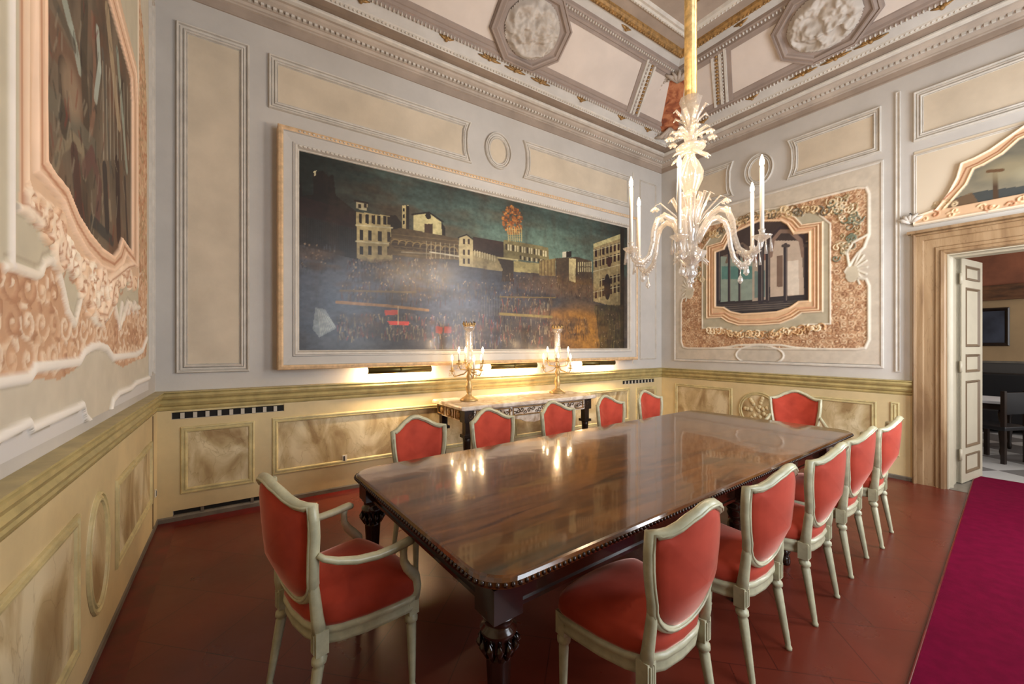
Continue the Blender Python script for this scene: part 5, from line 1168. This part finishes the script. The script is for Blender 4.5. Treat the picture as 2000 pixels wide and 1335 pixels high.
# ================================================================== CHANDELIER
CHX, CHY = 2.81, 1.80
ch = empty('chandelier', (CHX, CHY, ZC), label='milky glass chandelier of curling arms with tall candle lights above the table', cat='chandelier')
def CB(mb, name, m, parent, **k): 
    o = mb.build(name, M_[m] if isinstance(m, str) else m, parent, **k); o.location = (0, 0, -ZC) if parent is ch else (0, 0, 0); return o
CB(MB().lathe([(.044, 3.33), (.044, 5.38), (.052, 5.39)], 16), 'pole', 'gilt', ch)
CB(MB().lathe([(.05, 5.38), (.12, 5.42), (.14, 5.47), (.15, 5.5)], 20), 'ceiling_rose', 'giltdull', ch)
CB(MB().lathe([(.03, 3.16), (.055, 3.2), (.06, 3.26), (.085, 3.33), (.07, 3.34), (.05, 3.26)], 20, None, 8, (3.18, 3.34)), 'crown_cup', 'crystal', ch)
body = [(.012, 1.955), (.03, 1.97), (.02, 1.99), (.035, 2.01), (.05, 2.03), (.028, 2.06), (.03, 2.09), (.09, 2.14), (.115, 2.19), (.08, 2.20), (.05, 2.23), (.04, 2.3), (.06, 2.34), (.05, 2.38), (.03, 2.44), (.03, 2.6), (.045, 2.63)]
CB(MB().lathe(body, 24, None, 12, (2.1, 2.2)), 'lower_baluster', 'crystal', ch)
CB(MB().lathe([(.03, 2.60), (.05, 2.65), (.085, 2.73), (.09, 2.79), (.06, 2.86), (.028, 2.90), (.028, 2.94)], 20, None, 10, (2.62, 2.88)), 'clear_bulb', 'clear', ch)
CB(MB().lathe([(.03, 2.94), (.09, 2.955), (.105, 2.97), (.09, 2.985), (.03, 2.995), (.045, 3.03), (.05, 3.10), (.03, 3.16), (.04, 3.19)], 20), 'upper_baluster', 'crystal', ch)
rr = random.Random(8)
def leaves(z0, n, r1, z1, rad, name, flower=0, ph=0):
    mb = MB()
    for k in range(n):
        a = 2*PI*k/n+ph; u = Vector((math.cos(a), math.sin(a), 0)); zz = z1+rr.uniform(-.02, .02)
        mb.tube([Vector((0, 0, z0))+u*.03, Vector((0, 0, z0+(zz-z0)*.55))+u*r1*.45, Vector((0, 0, zz))+u*r1*.85, Vector((0, 0, zz-.02))+u*r1], [rad*.5, rad, rad*.9, rad*.3], 6, False, .45)
        if flower: 
            for q in range(5): aa = q*2*PI/5; mb.tube([Vector((0, 0, zz-.03))+u*r1, Vector((.022*math.cos(aa), .022*math.sin(aa), zz-.055))+u*r1, Vector((.034*math.cos(aa), .034*math.sin(aa), zz-.06))+u*r1], [.005, .011, .003], 5)
    CB(mb, name, 'crystal', ch)
leaves(3.12, 8, .13, 3.24, .018, 'upper_leaf_spray', 0, .2)
leaves(3.05, 8, .15, 3.10, .02, 'middle_leaf_spray', 1)
leaves(2.97, 8, .14, 2.90, .02, 'drooping_leaf_spray', 0, .3)
leaves(2.30, 10, .16, 2.60, .017, 'lower_leaf_spray', 0, .1)
leaves(2.30, 8, .09, 2.62, .02, 'inner_leaf_spray')
leaves(2.36, 6, .27, 2.56, .009, 'flower_stem', 1, .5)
leaves(2.22, 8, .13, 2.13, .02, 'hanging_leaf_spray', 0, .2)
for k, deg in enumerate((6, 67, 126, 186, 238, 306)):
    a = math.radians(deg)+YAW-PI/2; u = Vector((math.cos(a), math.sin(a), 0))*(1.07 if deg in (6, 306) else 1)
    am = MB(); P = []
    for r_, z_ in ((.05, 2.27), (.09, 2.35), (.14, 2.43), (.20, 2.46), (.255, 2.43), (.285, 2.35), (.295, 2.25), (.32, 2.16), (.37, 2.11), (.42, 2.115), (.452, 2.15), (.46, 2.19)): P.append(u*r_+Vector((0, 0, z_)))
    am.tube(P, [.022, .024, .022, .021, .02, .019, .018, .018, .018, .018, .017, .014], 10); arm_ = CB(am, 'arm', 'crystal', ch)
    sp = MB()
    for i in range(34):
        t = i/33*(len(P)-1); j = min(int(t), len(P)-2); c_ = P[j].lerp(P[j+1], t-j); sd = u.cross(Vector((0, 0, 1)))
        sp.ball(c_+sd*.02*math.cos(i*1.9)+Vector((0, 0, .02*math.sin(i*1.9))), .007, 5, 4)
    CB(sp, 'twisted_thread', 'crystal', arm_)
    CB(MB().lathe([(.012, 2.17), (.05, 2.20), (.06, 2.21), (.05, 2.212), (.014, 2.20), (.018, 2.24), (.022, 2.25), (.012, 2.25)], 16, Matrix.Translation(u*.46)), 'drip_pan', 'crystal', arm_)
    CB(MB().lathe([(.0125, 2.23), (.0125, 2.655), (.008, 2.66)], 12, Matrix.Translation(u*.46)), 'candle_tube', 'candle', arm_)
    CB(MB().lathe([(.006, 2.655), (.015, 2.675), (.014, 2.70), (.003, 2.735)], 10, Matrix.Translation(u*.46)), 'bulb', 'bulb', arm_)
    dr = MB()
    for q in range(10): t = q/9*3; j = min(int(t), 2); c_ = P[6+j].lerp(P[7+j], t-j)+Vector((0, 0, -.026)); dr.ball(c_, .013, 6, 4, (1, 1, 1.2))
    CB(dr, 'bead_garland', 'crystal', arm_)
    CB(MB().tube([u*.37+Vector((0, 0, 2.10)), u*.37+Vector((0, 0, 2.03)), u*.37+Vector((0, 0, 2.01)), u*.37+Vector((0, 0, 1.985)), u*.37+Vector((0, 0, 1.965))], [.003, .003, .016, .02, .006], 8), 'pendant', 'crystal', arm_)
    for q in range(4): aa = q*1.6; CB(MB().tube([u*.46+Vector((.05*math.cos(aa), .05*math.sin(aa), 2.20)), u*.46+Vector((.055*math.cos(aa), .055*math.sin(aa), 2.10))], [.003, .010], 6), 'glass_drop', 'crystal', arm_)
    l = bpy.data.lights.new('candle_light', 'POINT'); l.energy = 11; l.color = (1, .74, .46); l.shadow_soft_size = .03
    lo = bpy.data.objects.new('candle_light', l); C.objects.link(lo); lo.location = (CHX+u.x*.46, CHY+u.y*.46, 2.76)

# ================================================================== SMALL WALL FITTINGS
def grille(u0, u1, v0, v1, label, nb, cat='vent', group=None):
    r = empty('radiator_grille', ((u0+u1)/2, Y1, v0), label=label, cat=cat, group=group); M = MA
    local(MB().box(u0+.004, u1-.004, v0+.003, v1-.003, .0005, .002, M).build('recess_shade', M_['black']), r)  # black sheet painting the shade of the slot behind the fins
    for k in range(nb):
        x = u0+.03+(u1-u0-.06)*(k+.5)/nb; local(MB().box(x-.014, x+.014, v0+.004, v0+(v1-v0)*.68, .002, .012, M).build('radiator_fin', M_['radiator']), r)
    return r
grille(-.46, .38, .868, .945, 'dark slot grille with pale fins in the dado below the tall panel', 9, group=None)
grille(5.17, 5.97, .868, .945, 'dark slot grille in the dado near the far corner', 9)
r = empty('floor_vent', (-.05, Y1, .03), label='low dark air slot above the skirting below the tall panel', cat='vent')
local(MB().box(-.446, .356, .032, .088, .0005, .002, MA).build('recess_shade', M_['black']), r)  # black sheet painting the shade inside the low slot
for x in (-.25, .12): local(MB().box(x-.012, x+.012, .033, .086, .002, .016, MA).build('support_foot', M_['skirt']), r)
def outlet(side, u, v, label, hw=.022, hh=.035):
    M = plane(side) @ Matrix.Translation((u, v, .0165)); r = empty('wall_socket', tuple(M @ Vector((0, 0, 0))), label=label, cat='socket')
    local(MB().box(-hw, hw, -hh, hh, 0, .008, M).build('cover_plate', M_['plastic']), r)
    local(MB().box(-hw*.6, -hw*.05, -hh*.7, hh*.7, .008, .010, M).build('socket_hole', M_['black']), r)
    local(MB().box(hw*.05, hw*.6, -hh*.7, hh*.7, .008, .012, M).build('plug', M_['plastic']), r)
outlet('A', .93, .33, 'small white wall socket in the long veined dado panel')
outlet('C', 4.38, .30, 'tiny pale socket low on the left wall by the corner', .012, .03)

# ================================================================== CARPET RUNNER
cp = empty('carpet_runner', (4.6, .1, 0), label='magenta carpet runner leading across the tiles to the doorway', cat='carpet')
L0, L1 = (1.4, .43), (7.03, .955); dxy = Vector((L1[0]-L0[0], L1[1]-L0[1])).normalized(); nn = Vector((dxy.y, -dxy.x)); W_ = 1.12
ps = [Vector(L0), Vector(L1), Vector(L1)+nn*W_, Vector(L0)+nn*W_]
mb = MB(); nx = 60
vs = []; fs = []
for i in range(nx+1):
    p = ps[0].lerp(ps[1], i/nx); q = ps[3].lerp(ps[2], i/nx)
    if i not in (0, nx): p = p+nn*(.004*math.sin(i*1.3))
    z = .012 if p.x < X1-.05 or True else .012
    for a, zz in ((p, .0022), (p, z), (q, z), (q, .0022)): vs.append((a.x, a.y, zz))
for i in range(nx):
    for k in range(3): fs.append((i*4+k, (i+1)*4+k, (i+1)*4+k+1, i*4+k+1))
fs += [(0, 1, 2, 3), tuple(nx*4+k for k in (3, 2, 1, 0))]
mb.add(vs, fs); local(mb.build('woven_pile', M_['carpet']), cp)
mb = MB(); mb.tube([(ps[0].lerp(ps[1], i/40).x, ps[0].lerp(ps[1], i/40).y, .012) for i in range(41)], .006, 6); local(mb.build('bound_edge', M_['border'], label='darker bound edge'), cp)

# ================================================================== THINGS IN THE ROOM BEYOND
r = empty('framed_picture', (RX1, 1.42, 1.48), label='dark framed picture on the tan wall of the room beyond', cat='picture')
Mw = Matrix(((0,0,-1,RX1),(1,0,0,0),(0,1,0,0),(0,0,0,1))); mb = MB(); moulding(mb, Mw, rect(1.17, 1.75, 1.49, 2.20), [(0, 0), (0, .04), (.02, .05), (.05, .03), (.06, .02)]); local(mb.build('picture_frame', M_['dark_iron']), r)
R = Ras(1.22, 1.70, 1.54, 2.15, .012, (30, 34, 44)); n = R.noise(.2, .3, 3, 4); R.c = np.array(s2l((20, 22, 30)))*(1-n[..., None])+np.array(s2l((74, 80, 96)))*n[..., None]
local(R.mesh('canvas', Mw, M_['oil'], off=.02), r)
r = empty('sofa', (11.1, 1.2, 0), label='black leather sofa against the far wall of the room beyond', cat='sofa')
for nm, a in (('base', (10.75, 11.5, .2, 2.4, .12, .42)), ('backrest', (11.35, 11.6, .2, 2.4, .42, 1.0)), ('armrest', (10.75, 11.5, .0, .2, .12, .68)), ('armrest', (10.75, 11.5, 2.4, 2.6, .12, .68))):
    local(MB().box(*a).build(nm, M_['sofa'], None, .04), r)
mb = MB()
for x in (10.85, 11.4):
    for y in (.1, 2.45): mb.box(x-.03, x+.03, y-.03, y+.03, 0, .12)
local(mb.build('feet', M_['dark_iron']), r)
def side_table(x, y, w_, d_, lab):
    r = empty('side_table', (x, y, 0), label=lab, cat='table', group='pale-topped tables in the room beyond')
    local(MB().box(x-w_/2, x+w_/2, y-d_/2, y+d_/2, .70, .74).build('table_top', M_['white_top'], None, .006), r)
    local(MB().box(x-w_/2+.04, x+w_/2-.04, y-d_/2+.04, y+d_/2-.04, .62, .70).build('apron', M_['dark_iron']), r)
    for sx in (1, -1):
        for sy in (1, -1):
            local(MB().lathe([(.02, 0), (.03, .05), (.02, .1), (.035, .3), (.02, .4), (.04, .55), (.03, .62)], 10, Matrix.Translation((x+sx*(w_/2-.08), y+sy*(d_/2-.08), 0))).build('leg', M_['dark_iron']), r)
side_table(9.0, 1.30, .8, .9, 'pale-topped table with dark turned legs just behind the door leaf')
side_table(9.2, .25, .9, .9, 'pale-topped table with dark turned legs at the right of the doorway view')
def dark_chair(x, y, rz, lab):
    r = empty('dark_chair', (x, y, 0), rz, label=lab, cat='chair', group='dark chairs in the room beyond')
    MB().box(-.22, .22, -.22, .22, .42, .47).build('seat', M_['sofa'], r, .01)
    for sx in (1, -1):
        for sy in (1, -1): MB().box(sx*.19-.02, sx*.19+.02, sy*.19-.02, sy*.19+.02, 0, .42 if sy > 0 else .92).build('leg', M_['dark_iron'], r)
    MB().box(-.17, .17, -.20, -.18, .62, .90).build('backrest', M_['sofa'], r, .01)
    return r
dark_chair(8.3, .95, -.4, 'dark wooden chair nearest the doorway in the room beyond')
dark_chair(8.35, .30, -1.2, 'dark wooden chair beside the right-hand pale table in the room beyond')
